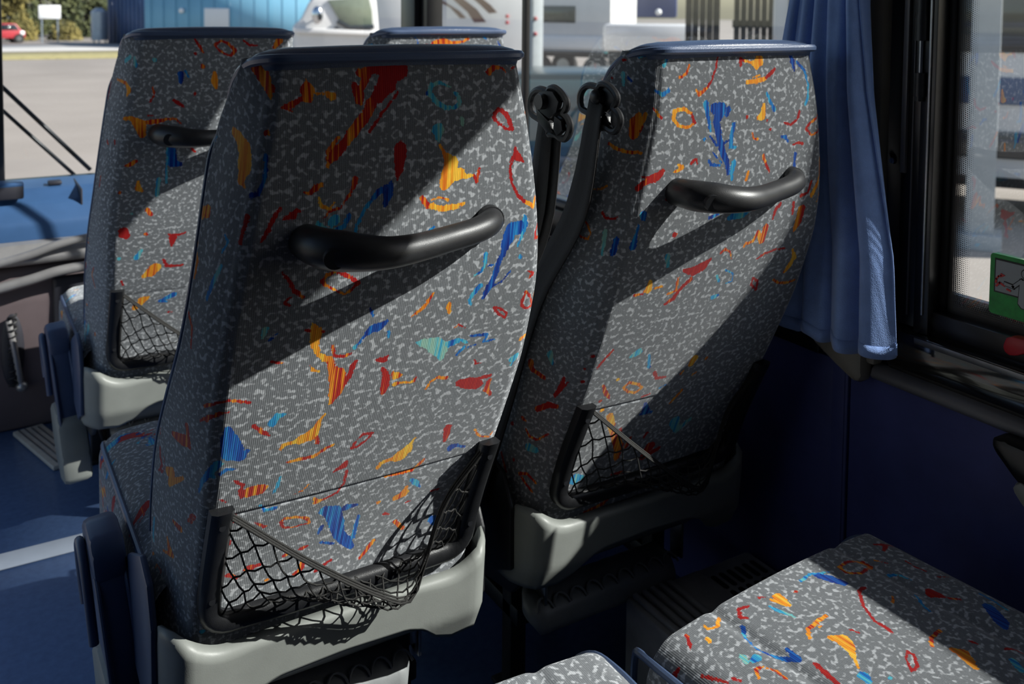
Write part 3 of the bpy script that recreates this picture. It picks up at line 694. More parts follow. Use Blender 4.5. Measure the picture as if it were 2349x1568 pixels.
RIGHT = dec("""10 184,4458,47 152,4427,39 92,4447,12 20,4458,11|34 20,4458,11 -20,4478,15 -20,4427,14|12 41,4292,19 136,4292,19 237,4312,17|36 237,4312,15 328,4364,17 353,4385,11|12 101,4323,7 181,4343,7|42 -253,4510,8 -278,4416,9 -324,4323,9 -383,4260,11|22 -383,4260,11 -469,4209,18 -487,4240,12|25 -541,4437,7 -574,4375,11 -645,4343,8|80 -753,4489,10 -779,4437,14|78 -861,4250,13 -812,4219,15 -753,4250,16|62 546,4510,11 572,4447,28 588,4375,11|70 626,4437,14 716,4364,14|80 716,4364,13 748,4240,11 740,4157,13 710,4085,17|10 -708,4095,17 -614,4105,16 -542,4064,12|34 -542,4064,12 -508,3992,15|14 -508,3992,12 -577,3961,13 -669,3982,14 -711,4033,17 -708,4095,17|30 -883,4116,8 -855,4075,12 -824,4044,10|82 -400,4136,29 -380,4044,17 -347,3920,12|62 -311,4095,45 -241,4095,46 -290,3992,37 -254,3869,30 -207,3745,30 -156,3672,24 -127,3569,19|70 -170,4085,27 -187,4033,16|80 -110,3961,19 -127,3869,20 -129,3786,19 -76,3776,11|80 -78,3652,25 -95,3569,22 -80,3517,11|64 -343,3879,9 -280,3807,11 -227,3807,11 -150,3838,9|75 -404,3858,17|68 -342,3683,16 -313,3652,12 -227,3641,9|66 -314,3755,7 -211,3662,7|8 212,4095,19 202,4013,33 159,4002,25|25 255,3972,10|25 29,4013,16|40 297,3899,14|82 250,4188,15 289,4116,14 336,4054,18|44 634,4023,16 614,3961,11 539,3920,11 463,3941,11|28 909,3982,10 775,3920,13 730,3879,14 801,3817,10 933,3858,7|74 430,3827,10 482,3827,17 517,3786,9|36 582,3755,9 649,3765,11 697,3755,14|15 104,3879,10 113,3838,8 166,3827,11|14 241,3683,17 267,3631,13|36 267,3631,11 327,3548,13|14 88,3559,15 72,3496,14|64 623,3672,19 616,3600,11 632,3538,24|34 -784,3641,18 -830,3600,34 -871,3590,34 -950,3559,21 -993,3517,23|42 -961,3600,8 -886,3610,6|12 -639,3672,12 -602,3652,20 -685,3621,8|40 -513,3683,17 -471,3714,8 -460,3672,7|76 -931,3309,32 -918,3268,17|66 -961,3226,12 -970,3152,13 -980,3056,34|30 -719,3413,17|12 979,3600,16 998,3486,25 941,3372,18 891,3288,23|34 865,3413,13 837,3320,13 756,3299,17|24 795,3173,44 788,3067,44 760,2982,18|38 678,3247,17 687,3141,15|20 1027,3288,10 979,3226,9|40 511,3247,20 471,3215,21 451,3120,9|20 394,3056,29 382,2939,37 310,3024,17 278,2939,16 191,2928,13 191,2906,13|84 -51,3194,25 84,3226,53 167,3257,31|64 -269,3215,15 -184,3236,11|38 395,2753,10 472,2797,12 612,2819,10 726,2808,7|10 814,2786,9 879,2688,28 847,2611,30 813,2556,18|16 700,2490,13 781,2445,12 905,2423,14 995,2434,12|26 -61,2874,11 -26,2906,13 44,2874,8 79,2808,7|42 -157,2830,14 -219,2775,47 -298,2742,47 -412,2764,16|36 -308,2666,22 -388,2589,15 -434,2501,24 -505,2456,12|20 -448,2699,12 -433,2578,12 -504,2556,11|86 -26,2655,11 18,2589,13|86 53,2699,7 159,2644,7 177,2567,7 106,2556,7|84 9,2434,26 62,2445,16|40 424,2556,13 496,2512,13 515,2423,12 425,2490,12 424,2556,12|10 -729,2710,18 -723,2633,35 -758,2622,16|14 -661,2633,10 -599,2644,14|20 -768,2600,9 -847,2600,13|92 -625,2928,24 -594,2830,16|30 -596,3109,23|34 -894,2065,12 -962,1963,14 -987,1895,12|44 -1066,2031,17|44 -1077,1759,19|42 -1099,1895,12|92 -618,1986,41 -679,1952,18|76 -485,1929,10 -439,1782,18|44 -350,1702,17 -297,1622,18 -201,1611,12|10 70,1759,39 53,1702,34|20 -9,1633,11 -26,1599,12|24 219,1725,20|14 131,1553,13 166,1576,8|16 -637,1599,14 -594,1645,14 -480,1599,15 -427,1542,14 -479,1496,15 -575,1542,14 -637,1599,12|10 -727,1713,19|30 -866,1679,13 -811,1588,22 -748,1507,12|38 -835,1496,19|64 -303,1323,19 -267,1219,41 -190,1185,14 -310,1196,14|38 -382,1427,11 -304,1438,12|20 0,1242,13 43,1312,18 87,1381,13|76 -209,1484,9 -157,1507,9|12 -666,1277,34 -603,1150,39 -541,1024,28|22 -541,1024,28 -420,832,51 -404,699,32|30 -317,911,17 -335,810,22|40 -481,1058,20 -429,945,16|44 -137,911,21 -154,866,14|84 -944,1346,13 -882,1277,12|86 -811,579,60 -750,579,28|30 -898,525,28|38 -294,504,18 -415,514,11|34 -43,721,59 -95,611,29 77,666,23|92 163,967,62 232,832,30 352,933,26|14 -771,1369,21|64 -1046,208,28 -1081,146,20|82 -1146,177,24 -1187,94,19|26 -649,187,13 -459,218,18 -407,250,13|26 -1697,1725,43 -1665,1668,25 -1475,1645,20|94 -1496,1907,39 -1441,1827,18|40 -1265,1736,16 -1267,1611,31 -1298,1519,23 -1208,1713,10|30 -1438,1289,34 -1328,1392,33 -1235,1415,24|30 -1578,1104,22 -1530,1093,13|25 -1496,1013,11 -1414,956,14 -1320,967,12 -1227,1081,14|92 -1394,844,44 -1301,855,34|42 -1685,979,24|40 -1722,622,11 -1601,472,15|38 -1538,633,18|30 -1417,536,18 -1329,579,14 -1203,536,13|30 -1385,514,13 -1223,440,13|25 -1601,302,25|18 -1526,229,28 -1452,135,29|90 -1138,4364,20 -1146,4281,16|64 -1089,4333,13 -1066,4312,13|42 -1252,4323,11|40 -1112,4468,13 -1090,4468,8|74 -970,4499,11 -928,4510,8|22 -1007,4064,22 -1040,3992,57 -1055,3920,45 -945,4075,14|40 -981,3982,14 -998,3941,10|20 -1291,3817,13 -1191,3786,15 -1089,3776,13 -982,3786,11|20 -1412,3455,6 -1329,3465,8 -1266,3507,6|25 -1566,3173,8 -1506,3226,8 -1425,3173,9 -1375,3109,9 -1392,3056,9 -1480,3067,8 -1530,3131,8 -1566,3173,8|42 -1285,3288,14 -1252,3257,12 -1196,3257,10 -1144,3278,8|90 -1235,3152,21 -1230,3056,18 -1226,2960,10|62 -1124,3099,27 -1135,2992,27""")
FARL = dec("""92 -967,4302,22 -1077,4250,25|92 -890,4292,17 -867,4209,21|90 -675,4271,24|32 -248,4489,13 -199,4406,16 -168,4343,12|36 -249,4333,19|28 -33,4427,16 33,4468,13 99,4447,16 187,4364,19 136,4302,16 67,4323,12 -13,4385,12 -33,4427,14|44 288,4468,13 351,4416,13 437,4416,12|25 701,4468,42 626,4385,19|61 -409,4116,33 -410,4023,21|80 -364,4147,11 -327,4075,9|30 -173,4188,27|15 -49,4116,20 -50,4023,40 -37,3951,19|32 -698,3982,11 -682,3899,11 -725,3817,11|22 -1304,4044,11 -1042,4023,18 -951,3951,36 -979,3899,21|34 -260,3889,21|48 -482,3827,18 -412,3776,19 -376,3745,11|18 -990,3641,20 -915,3652,24 -827,3569,64 -802,3465,39|26 -751,3600,24 -656,3600,28 -559,3621,16 -464,3621,11 -398,3559,7|40 -748,3672,7 -671,3662,8|38 -1335,3372,19 -1287,3341,11|38 -1144,3393,15 -1128,3351,11|25 -862,3173,21 -926,3131,27 -973,3120,11|42 -323,3320,12 -252,3236,13|61 -501,3268,46 -485,3120,49 -401,3099,26|84 -549,3299,9 -547,3078,11 -540,2885,12|90 -624,2939,24 -629,2830,22 -632,2742,19|12 -833,2928,16 -829,2841,34 -787,2808,17|36 -1018,2808,21|30 -1408,2960,13 -1427,2830,13|30 -1534,3817,16 -1498,4002,13|26 -725,2567,24 -682,2501,24|42 -961,2313,52 -925,2245,44 -997,2257,17|90 -752,2031,17 -802,1929,34|86 -989,1941,24|86 -885,2534,16|25 -720,2245,24|44 -426,2155,49 -433,2043,13|44 -480,2212,11 -364,2189,17 -293,2212,11|15 -639,1691,63 -588,1759,63 -708,1645,27|42 -510,1861,15 -465,1759,21 -368,1748,17 -289,1748,15|40 -943,1611,15 -924,1553,11|12 -709,1300,39 -632,1323,17 -776,1185,35 -743,1254,27|72 -355,1312,37 -501,1242,22 -423,1219,16|42 -395,1047,16 -352,1047,10|25 -1635,1668,21 -1725,1542,18 -1532,1392,12|72 -1998,699,27 -2000,633,17|25 -1446,710,30""")
CUSHION = dec("""42 1051,-240,21 955,-285,13|42 971,-195,11 1131,-270,13|25 441,-255,12 554,-240,13 682,-285,16 682,-360,16 522,-390,12 425,-330,12 441,-255,12|30 762,-330,9 810,-405,8|62 265,-315,43 217,-240,28 297,-390,33|82 56,-210,12 185,-195,12 329,-255,9|86 698,-495,17 746,-540,9 762,-630,8|44 971,-450,8 955,-540,8 971,-615,9|44 987,-706,9 1051,-736,6|34 746,-796,45 762,-841,27 778,-886,9 843,-946,13|44 377,-510,16 313,-510,13 185,-630,10 104,-766,10 104,-856,18 88,-916,8|20 457,-676,9 393,-721,12|82 618,-751,9 538,-856,10 522,-916,9|12 -217,-240,41 -233,-330,26 -281,-225,12|25 -72,-270,18|40 -329,-164,12 -297,-179,7|80 -345,-270,12 -329,-345,16 -297,-435,11|46 -457,-179,9 -538,-164,13 -586,-225,16 -554,-255,11|16 -682,-119,13 -778,-195,11 -843,-164,11 -826,-119,8|78 -634,-285,16 -698,-360,11 -730,-480,8|70 -730,-480,8 -698,-555,11 -650,-645,17|61 -650,-645,16 -602,-706,23 -586,-600,12|96 -859,-480,24 -875,-525,17|80 -794,-540,30 -843,-540,19|22 -923,-661,10 -875,-600,11 -826,-615,9 -794,-676,9 -794,-766,10|16 -393,-630,12 -329,-570,15 -217,-555,16 -120,-555,13|16 -249,-600,11 -233,-600,7|10 -281,-706,21 -233,-766,52 -265,-841,38 -313,-901,15 -377,-976,8|30 -104,-736,11 -88,-781,8|44 -554,-796,15 -570,-871,20 -586,-976,17|84 -409,-1036,36 -425,-1081,23|36 -987,-119,13 -1035,-195,12 -1051,-225,8|15 -907,-225,18 -923,-270,8|42 -1228,-240,20 -1196,-240,11|38 -1147,-405,12 -1115,-480,12 -1083,-555,10|30 -1035,-570,17 -1019,-600,12|22 185,-1127,12 249,-1081,12 377,-1066,15|16 265,-1217,18 281,-1277,46 249,-1337,35 217,-1397,16|32 441,-1232,11 457,-1277,8|46 8,-1066,8 8,-1111,11 -72,-1187,11 -136,-1187,10 -72,-1111,8 8,-1066,8|61 939,-1096,41 843,-1232,51 794,-1277,25|86 1051,-976,12 1051,-1066,12 1019,-1187,9|86 489,-1487,24 441,-1562,24|40 554,-1397,11 618,-1427,11 634,-1472,11|92 -297,-1142,14""")
# ------------------------------------------------------------------ setting: the bus body
FLOORM = mat('blue_floor_vinyl', (.105, .18, .36), .26, var=.12, vscale=60, bump=.05, bscale=400, spec=.45)
WALLM = mat('navy_wall_vinyl', (.050, .062, .20), .5, var=.18, vscale=7, bump=.10, bscale=500, spec=.3)
CEILM = mat('pale_ceiling_lining', (.20, .20, .20), .8, var=.05)
PILM = mat('beige_pillar_plastic', (.20, .185, .155), .45, var=.08, bump=.05)
FRAMEM = mat('black_window_frame', (.006, .006, .007), .30, var=.2, vscale=30, spec=.5)
GLOSSM = mat('glossy_black_trim', (.010, .009, .008), .10, var=.2, vscale=12, spec=.7, coat=.4)
RUBBER = mat('rubber_seal', (.008, .008, .009), .6, var=.2)
ALU = mat('brushed_aluminium', (.30, .31, .33), .35, metal=.9, var=.15, vscale=40)
TRIMG = mat('grey_trim_rail', (.10, .10, .11), .34, var=.1, spec=.5)
GLASS_SIDE = glass_material('tinted_side_glass', (.86, .90, .91), 2.2, hz=.012)
GLASS_DARK = glass_material('dark_privacy_glass', (.85, .88, .9), 1.9)
GLASS_FRONT = glass_material('clear_front_glass', (.95, .97, .97), 1.0)
WX = 1.42
def struct(o): o['kind'] = 'structure'; return o
def sbox(name, x0, x1, y0, y1, z0, z1, m, parent=None, bev=0.0):
    o = MB().box(((x0 + x1) / 2, (y0 + y1) / 2, (z0 + z1) / 2), (x1 - x0, y1 - y0, z1 - z0), bev).build(name, m, parent)
    return o
struct(sbox('floor', -.56, WX + .06, -3.0, 3.75, -.06, 0, FLOORM))
struct(sbox('ceiling', -.56, WX + .06, -3.0, 3.72, 1.93, 1.99, CEILM))
# right wall: navy lower panels with a joint, sill trim, posts, header
wr = struct(sbox('wall_right', WX + .012, WX + .06, -3.0, 3.1, 0, .655, WALLM))
sbox('rear_light_block', WX - .004, WX + .06, -3.0, -.05, .655, 1.93, WALLM, wr)  # unseen solid stretch added instead of rear windows to cut skylight
for a, b in ((-3.0, .02), (.024, 1.147), (1.152, 2.3), (2.304, 3.1)):
    sbox('wall_panel', WX, WX + .014, a, b, .0, .650, WALLM, wr, .003)
sbox('joint_strip', WX - .002, WX + .004, 1.158, 1.186, .0, .648, WALLM, wr, .001)
sbox('header', WX - .01, WX + .05, -3.0, 3.1, 1.915, 1.93, CEILM, wr, .002)
t1 = MB().prism([(WX - .016, .650), (WX - .020, .656), (WX - .016, .668), (WX - .004, .676), (WX + .012, .676), (WX + .012, .648)], 'y', -3.0, 1.088).build('trim_1', TRIMG, None, ang=60); struct(t1)
t2 = sbox('trim_2', WX - .012, WX + .012, 1.212, 3.05, .652, .682, FRAMEM, None, .004); struct(t2)
t3 = MB().prism([(WX - .004, .676), (WX - .010, .690), (WX - .009, .735), (WX - .002, .748), (WX + .02, .748), (WX + .02, .676)], 'y', -3.0, 1.062).build('trim_3', GLOSSM, None, ang=60); struct(t3)
t4 = sbox('trim_4', WX - .012, WX + .02, 1.212, 3.05, .682, .760, FRAMEM, None, .004); struct(t4)
# rear side window (beside the camera)
w1 = struct(sbox('window_1', WX - .004, WX + .05, -.05, 1.052, .746, .762, FRAMEM))
sbox('frame_post', WX - .004, WX + .05, 1.010, 1.052, .755, 1.915, FRAMEM, w1, .003)
sbox('frame_groove', WX - .0065, WX, 1.0285, 1.0305, .78, 1.86, TRIMG, w1)
sbox('frame_edge', WX - .012, WX + .05, .984, 1.012, .757, 1.915, FRAMEM, w1, .002)
sbox('edge_bead', WX - .016, WX - .008, .9925, .9965, .79, 1.86, ALU, w1, .001)
sbox('frame_post', WX - .004, WX + .05, -.05, -.02, .755, 1.915, FRAMEM, w1, .003)
sbox('glazing_seal', WX + .018, WX + .034, .974, .986, .79, 1.86, RUBBER, w1)
sbox('bottom_frame', WX - .002, WX + .05, -.02, 1.010, .757, .796, FRAMEM, w1, .003)
sbox('outer_sill', WX + .034, WX + .05, -.02, 1.010, .79, .826, FRAMEM, w1, .003)
sbox('ledge_rail', WX - .018, WX + .010, -.02, 1.006, .738, .753, ALU, w1, .003)
sbox('ledge_top', WX - .030, WX + .010, -.02, 1.004, .7535, .757, GLOSSM, w1, .001)
gp = MB().quad((WX + .026, -.02, .792), (WX + .026, .980, .792), (WX + .026, .980, 1.915), (WX + .026, -.02, 1.915)).build('glass', GLASS_SIDE, w1)
# dotted ceramic border on the pane
def frit_material():
    m, nt, b = newmat('dotted_frit'); L = nt.links.new; nt.nodes.remove(b)
    out = [n for n in nt.nodes if n.type == 'OUTPUT_MATERIAL'][0]
    uv = N(nt, 'ShaderNodeUVMap', _uv_map='frit_uv'); sp = nt.nodes.new('ShaderNodeSeparateXYZ'); L(uv.outputs[0], sp.inputs[0])
    row = math_(nt, 'FLOOR', sp.outputs[1])
    fx = math_(nt, 'SUBTRACT', math_(nt, 'FRACT', math_(nt, 'ADD', sp.outputs[0], math_(nt, 'MULTIPLY', math_(nt, 'MODULO', row, 2.0), .5))), .5)
    fy = math_(nt, 'SUBTRACT', math_(nt, 'FRACT', sp.outputs[1]), .5)
    d = math_(nt, 'SQRT', math_(nt, 'ADD', math_(nt, 'POWER', math_(nt, 'ABSOLUTE', fx), 2.0), math_(nt, 'POWER', math_(nt, 'ABSOLUTE', fy), 2.0)))
    rad = math_(nt, 'SUBTRACT', .78, math_(nt, 'MULTIPLY', sp.outputs[1], .058))
    k = math_(nt, 'LESS_THAN', d, rad)
    df = N(nt, 'ShaderNodeBsdfPrincipled'); df.inputs['Base Color'].default_value = (.006, .006, .007, 1); df.inputs['Roughness'].default_value = .35
    tr = nt.nodes.new('ShaderNodeBsdfTransparent'); mx = nt.nodes.new('ShaderNodeMixShader')
    L(k, mx.inputs[0]); L(tr.outputs[0], mx.inputs[1]); L(df.outputs[0], mx.inputs[2]); L(mx.outputs[0], out.inputs[0])
    return m
FRIT = frit_material()
def frit(name, p0, along, across, length, width, pitch):
    p0 = Vector(p0); a = Vector(along); c = Vector(across)
    me = pymesh(name, [p0, p0 + a * length, p0 + a * length + c * width, p0 + c * width], [(0, 1, 2, 3)])
    uvl = me.uv_layers.new(name='frit_uv'); q = [(0, 0), (length / pitch, 0), (length / pitch, width / pitch), (0, width / pitch)]
    for i, x in enumerate(q): uvl.data[i].uv = x
    return mesh_obj(name, me, FRIT, w1)
frit('dot_border', (WX + .0245, .975, .792), (0, 0, 1), (0, -1, 0), 1.07, .040, .0034)
frit('dot_border', (WX + .0242, .975, .794), (0, -1, 0), (0, 0, 1), .98, .034, .0034)
# gas strut on the post
gs = empty('gas_strut', (WX - .014, 1.012, 1.112)); tag(gs, 'thin black gas strut hanging on the window post right of the curtain', 'strut')
MB().cyl((0, 0, .185), (0, 0, .62), .0105, n=20).build('cylinder', BLACK, gs)
MB().cyl((0, 0, .142), (0, 0, .186), .0116, n=20).build('end_cap', BLACK, gs)
MB().cyl((0, 0, .085), (0, 0, .145), .0042, n=12).build('rod', STEEL, gs)
MB().cyl((0, 0, .048), (0, 0, .088), .0105, n=16).cyl((0, 0, .040), (0, 0, .050), .0085, n=16).box((.008, 0, .06), (.018, .012, .02), .002).build('ball_joint', BLACK, gs)
# grey strip and screw on the pillar edge
st = sbox('trim_5', WX - .010, WX - .002, 1.040, 1.050, 1.025, 1.86, TRIMG, None, .001); struct(st)
sc_ = MB().cyl((WX - .004, 1.066, 1.043), (WX - .010, 1.066, 1.043), .0065, .005, 16).box((WX - .0105, 1.066, 1.043), (.001, .0075, .0014)).box((WX - .0105, 1.066, 1.043), (.001, .0014, .0075)).build('screw', STEEL, st)
# window pillar between the two windows
pil = struct(sbox('wall_right_pillar', WX + .0, WX + .06, 1.052, 1.285, .655, 1.915, FRAMEM)); pil.name = 'trim_6'
sbox('pillar_lining', WX - .022, WX + .01, 1.082, 1.135, .700, 1.915, PILM, pil, .010)
cv = MB().prism([(1.092, .655), (1.094, .80), (1.098, .82), (1.205, .82), (1.212, .72), (1.205, .685), (1.150, .658), (1.110, .640), (1.096, .642)], 'x', WX - .042, WX - .006, bev=.010).build('pillar_foot', PILM, pil)
sbox('pillar_foot_edge', WX - .030, WX - .004, 1.074, 1.093, .678, .82, PILM, pil, .006)
# front side window
w2 = struct(sbox('window_2', WX, WX + .05, 1.285, 2.98, .756, .780, FRAMEM))
sbox('frame_post', WX, WX + .05, 1.285, 1.315, .76, 1.915, FRAMEM, w2, .003)
sbox('frame_post', WX - .01, WX + .05, 2.93, 2.98, .76, 1.915, FRAMEM, w2, .003)
sbox('slider_post', WX + .018, WX + .035, 2.335, 2.355, .78, 1.915, FRAMEM, w2, .002)
MB().quad((WX + .028, 1.31, .778), (WX + .028, 2.935, .778), (WX + .028, 2.935, 1.915), (WX + .028, 1.31, 1.915)).build('glass', GLASS_SIDE, w2)
# front post, windscreen, door side
struct(sbox('trim_7', WX - .035, WX + .05, 2.985, 3.11, .0, 1.93, FRAMEM, None, .02))
w3 = struct(sbox('window_3', .10, WX, 3.60, 3.66, .64, .70, FRAMEM))
sbox('frame_post', .105, .157, 3.58, 3.64, .70, 1.93, FRAMEM, w3, .005)
MB().quad((WX + .03, 3.10, .69), (WX + .03, 3.625, .69), (WX + .03, 3.585, 1.89), (WX + .03, 3.10, 1.89)).build('quarter_glass', GLASS_FRONT, w3)
sbox('frame_head', -.5, WX, 3.56, 3.64, 1.88, 1.93, FRAMEM, w3, .005)
MB().quad((.10, 3.625, .69), (WX + .03, 3.625, .69), (WX + .03, 3.585, 1.89), (.10, 3.585, 1.89)).build('glass', GLASS_FRONT, w3)
# left wall with its windows (outside the picture, lights the aisle side) and rear wall
wlft = struct(sbox('wall_left', -.56, -.50, -3.0, 1.45, 0, .66, WALLM))
sbox('rear_light_block', -.56, -.50, -3.0, .95, .66, 1.93, WALLM, wlft)  # added out of view, closes the left rear to keep seat backs dark
for y in (.95, 1.36): sbox('window_post', -.56, -.50, y, y + .09, .66, 1.93, FRAMEM, wlft)
sbox('header', -.56, -.50, -3.0, 3.6, 1.88, 1.93, CEILM, wlft)
MB().quad((-.53, .95, .66), (-.53, 1.4, .66), (-.53, 1.4, 1.9), (-.53, .95, 1.9)).build('window_pane', GLASS_DARK, wlft)
struct(sbox('wall_back', -.56, WX + .06, -3.06, -3.0, 0, 1.99, WALLM))
# ------------------------------------------------------------------ curtain
CURT = mat('blue_curtain_cloth', (.22, .34, .66), .9, var=.10, vscale=26, bump=.35, bscale=520, spec=.1, sheen=.35)
def make_curtain():
    cu = empty('curtain', (WX - .066, 1.19, .728)); tag(cu, 'blue cloth curtain gathered in folds against the window pillar', 'curtain')
    rows = []; ns = 150
    for k in range(56):
        t = k / 55; z = -.005 + 1.16 * t + .0
        sp = np.interp(t, [0, .15, .45, .62, 1], [1, .97, .80, .62, .52])
        yr = np.interp(t, [0, .14, .26, .38, .51, 1], [-.188, -.180, -.154, -.128, -.112, -.10]); yf = np.interp(t, [0, .26, .42, .54, .75, 1], [.125, .100, .075, .050, .22, .40])
        r = []
        for i in range(ns):
            s = i / (ns - 1)
            ph = 2 * math.pi * (s * 4.7 + .10 * math.sin(3 * t + 2)) + .5
            amp = (.016 + .013 * (1 - t)) * (0.75 + .35 * math.sin(5 * s + 1.0))
            x = -.022 * max(0, 1 - s / .12) + amp * math.sin(ph) + .005 * math.sin(2.3 * ph + 4 * t) - .002
            y = yr + (yf - yr) * s + .008 * math.cos(ph) * (1 - .4 * t)
            hem = .022 * (s - .25) if t < .02 else 0
            r.append((x, y, z + (.016 * math.cos(ph) * .35 - .012 * (s > .2) * (1 if t < .05 else 0)) * max(0, 1 - t * 8)))
        rows.append(r)
    me = grid_mesh('cloth', np.array(rows)); o = mesh_obj('cloth', me, CURT, cu)
    md = o.modifiers.new('thick', 'SOLIDIFY'); md.thickness = .0022
    # stitched hem band
    V = np.array(rows)[:5].copy(); 
    V[:, :, 0] -= .0016
    o2 = mesh_obj('hem', grid_mesh('hem', V[[0, 1]]), CURT, cu)
    md = o2.modifiers.new('thick', 'SOLIDIFY'); md.thickness = .004; md.offset = 0
    return cu
make_curtain()
# ------------------------------------------------------------------ emergency exit sticker on the rear pane
GREEN = mat('green_sticker_vinyl', (.012, .30, .045), .45, var=.25, vscale=60)
GREYS = mat('grey_pictogram', (.33, .36, .36), .5, var=.05)
BLK = mat('black_print', (.008, .008, .008), .5, var=.1)
REDP = mat('red_print', (.62, .035, .03), .5, var=.1)
REDH = mat('red_handle_plastic', (.42, .012, .02), .35, var=.1)
def make_sticker():
    X = WX + .0205
    root = empty('exit_sticker', (X, .897, .818)); tag(root, 'green emergency exit sticker with a seated push-out figure on the window', 'sticker')
    # local: y negative runs right in the picture (towards the rear), z up; all coordinates in metres from the front lower corner
    W_, H_ = .124, .098
    def plate(name, poly, m, lift, parent=None):
        v = [(-lift, -a, b) for a, b in poly]; n = len(poly)
        mb = MB(); mb.prism([(-a, b) for a, b in poly], 'x', -lift - .0003, -lift + .0003)
        return mb.build(name, m, parent or root, smooth=False)
    def rr(a0, b0, a1, b1, r, n=6):
        P = []
        for cx, cy, s in ((a1 - r, b0 + r, -90), (a1 - r, b1 - r, 0), (a0 + r, b1 - r, 90), (a0 + r, b0 + r, 180)):
            for k in range(n + 1):
                t = math.radians(s + 90 * k / n); P.append((cx + r * math.cos(t), cy + r * math.sin(t)))
        return P
    def line(name, pts, w, m, lift, parent=None):
        mb = MB()
        for (a, b), (c, d) in zip(pts[:-1], pts[1:]):
            L = math.hypot(c - a, d - b); nx, ny = -(d - b) / L * w / 2, (c - a) / L * w / 2; ex, ey = (c - a) / L * w * .4, (d - b) / L * w * .4
            mb.prism([(-(a + nx - ex), b + ny - ey), (-(c + nx + ex), d + ny + ey), (-(c - nx + ex), d - ny + ey), (-(a - nx - ex), b - ny - ey)], 'x', -lift - .0003, -lift + .0003)
        return mb.build(name, m, parent or root, smooth=False)
    plate('green_panel', rr(0, 0, W_, H_, .006), GREEN, 0)
    plate('window_symbol_border', [(.008, .036), (W_ - .008, .036), (W_ - .008, .091), (.008, .091)], BLK, .0009)
    plate('window_symbol', [(.0105, .0385), (W_ - .0105, .0385), (W_ - .0105, .0885), (.0105, .0885)], GREYS, .0018)
    cx = W_ / 2
    body = [(cx - .010, .066), (cx + .008, .066), (cx + .0085, .034), (cx + .024, .032), (cx + .030, .027), (cx + .029, .006), (cx + .021, .006), (cx + .021, .022), (cx - .006, .022), (cx - .012, .028)]
    g = .0016
    plate('figure_outline', [(a + (g if a > cx else -g), b + (g if b > .03 else -g)) for a, b in body], BLK, .0027)
    plate('figure_body', body, GREYS, .0036)
    hd = [(cx - .001 + .0085 * math.cos(t), .0765 + .0085 * math.sin(t)) for t in np.linspace(0, 2 * math.pi, 25)[:-1]]
    plate('figure_head_outline', hd, BLK, .0027); plate('figure_head', [(cx - .001 + (a - cx + .001) * .8, .0765 + (b - .0765) * .8) for a, b in hd], GREYS, .0036)
    for s in (-1, 1):
        arm = [(cx - .001 + s * .007, .0645), (cx + s * .021, .052), (cx + s * .034, .0535 if s < 0 else .0445)]
        line('figure_arm_outline', arm, .0075, BLK, .0027); line('figure_arm', arm, .0048, GREYS, .0037)
        h = [(cx + s * .036, .050), (cx + s * .044, .053), (cx + s * .049, .047)]
        line('red_latch', h, .0032, REDP, .0030)
        line('red_latch', [(cx + s * .031, .0455), (cx + s * .026, .0445)], .003, REDP, .0030)
        ar = [(cx + s * .050 , .052), (cx + s * .0495, .058), (cx + s * .046, .063), (cx + s * .042, .065)]
        line('red_arrow', ar, .0026, REDP, .0030)
        plate('red_arrowhead', [(cx + s * .043, .0615), (cx + s * .0425, .069), (cx + s * .0345, .0665)], REDP, .0030)
make_sticker()
eh = empty('emergency_handle', (WX - .004, .836, .770)); tag(eh, 'red emergency latch handle on the window bottom frame at right edge', 'handle')
MB().prism([(.012, .014), (.008, .028), (-.004, .034), (-.06, .036), (-.08, .030), (-.08, .018), (-.03, .016), (-.012, .006), (.0, .002), (.009, .005)], 'x', -.016, .004, bev=.004).build('lever', REDH, eh)
MB().cyl((-.018, -.034, .022), (.006, -.034, .022), .009, n=18).build('pivot', DARKM, eh)
# fitting on the wall trim at the right edge
wf = empty('wall_fitting', (WX, .72, .60)); tag(wf, 'dark rounded wall fitting with grey tip below the window trim', 'bracket')
MB().prism([(.125, .050), (.10, .052), (-.16, .05), (-.16, -.07), (.02, -.045), (.085, .0), (.118, .030)], 'x', -.055, -.002, bev=.012).build('housing', FRAMEM, wf)
MB().prism([(.086, -.012), (.07, .004), (.02, -.012), (-.16, -.036), (-.16, -.075), (.02, -.055), (.066, -.034)], 'x', -.060, -.006, bev=.010).build('grey_tip', GREYP, wf)
# ------------------------------------------------------------------ floor heater under the window, step edging, painted sun sliver
HEAT = mat('heater_grey_metal', (.33, .34, .36), .4, var=.15, vscale=20, metal=.2)
ht = empty('floor_heater', (1.25, 1.15, 0)); tag(ht, 'low grey floor heater with ribbed top and slotted grille beneath the window', 'heater')
MB().box((0, 0, .09), (.32, .47, .18), .008).build('casing', HEAT, ht)
for i in range(5): MB().box((-.145 + i * .021, 0, .186), (.011, .45, .010), .003).build('rib', HEAT, ht)
MB().box((-.02, 0, .183), (.07, .45, .005), .001).build('plain_plate', HEAT, ht)
slot = None
for i in range(6):
    for j in range(8):
        if slot is None: slot = g_ = MB().prism([(-.006, -.019), (-.003, -.023), (.003, -.023), (.006, -.019), (.006, .019), (.003, .023), (-.003, .023), (-.006, .019)], 'z', .1805, .1822).build('grille_slot', BLK, ht)
        else: g_ = slot.copy(); COL.objects.link(g_)
        g_.location = (.030 + i * .021, -.200 + j * .054, 0)
MB().box((.082, 0, .181), (.128, .45, .0012), .0).build('grille_plate', HEAT, ht)
STEPM = mat('pale_step_edging', (.46, .43, .38), .5, var=.10, vscale=40)
se = MB(); 
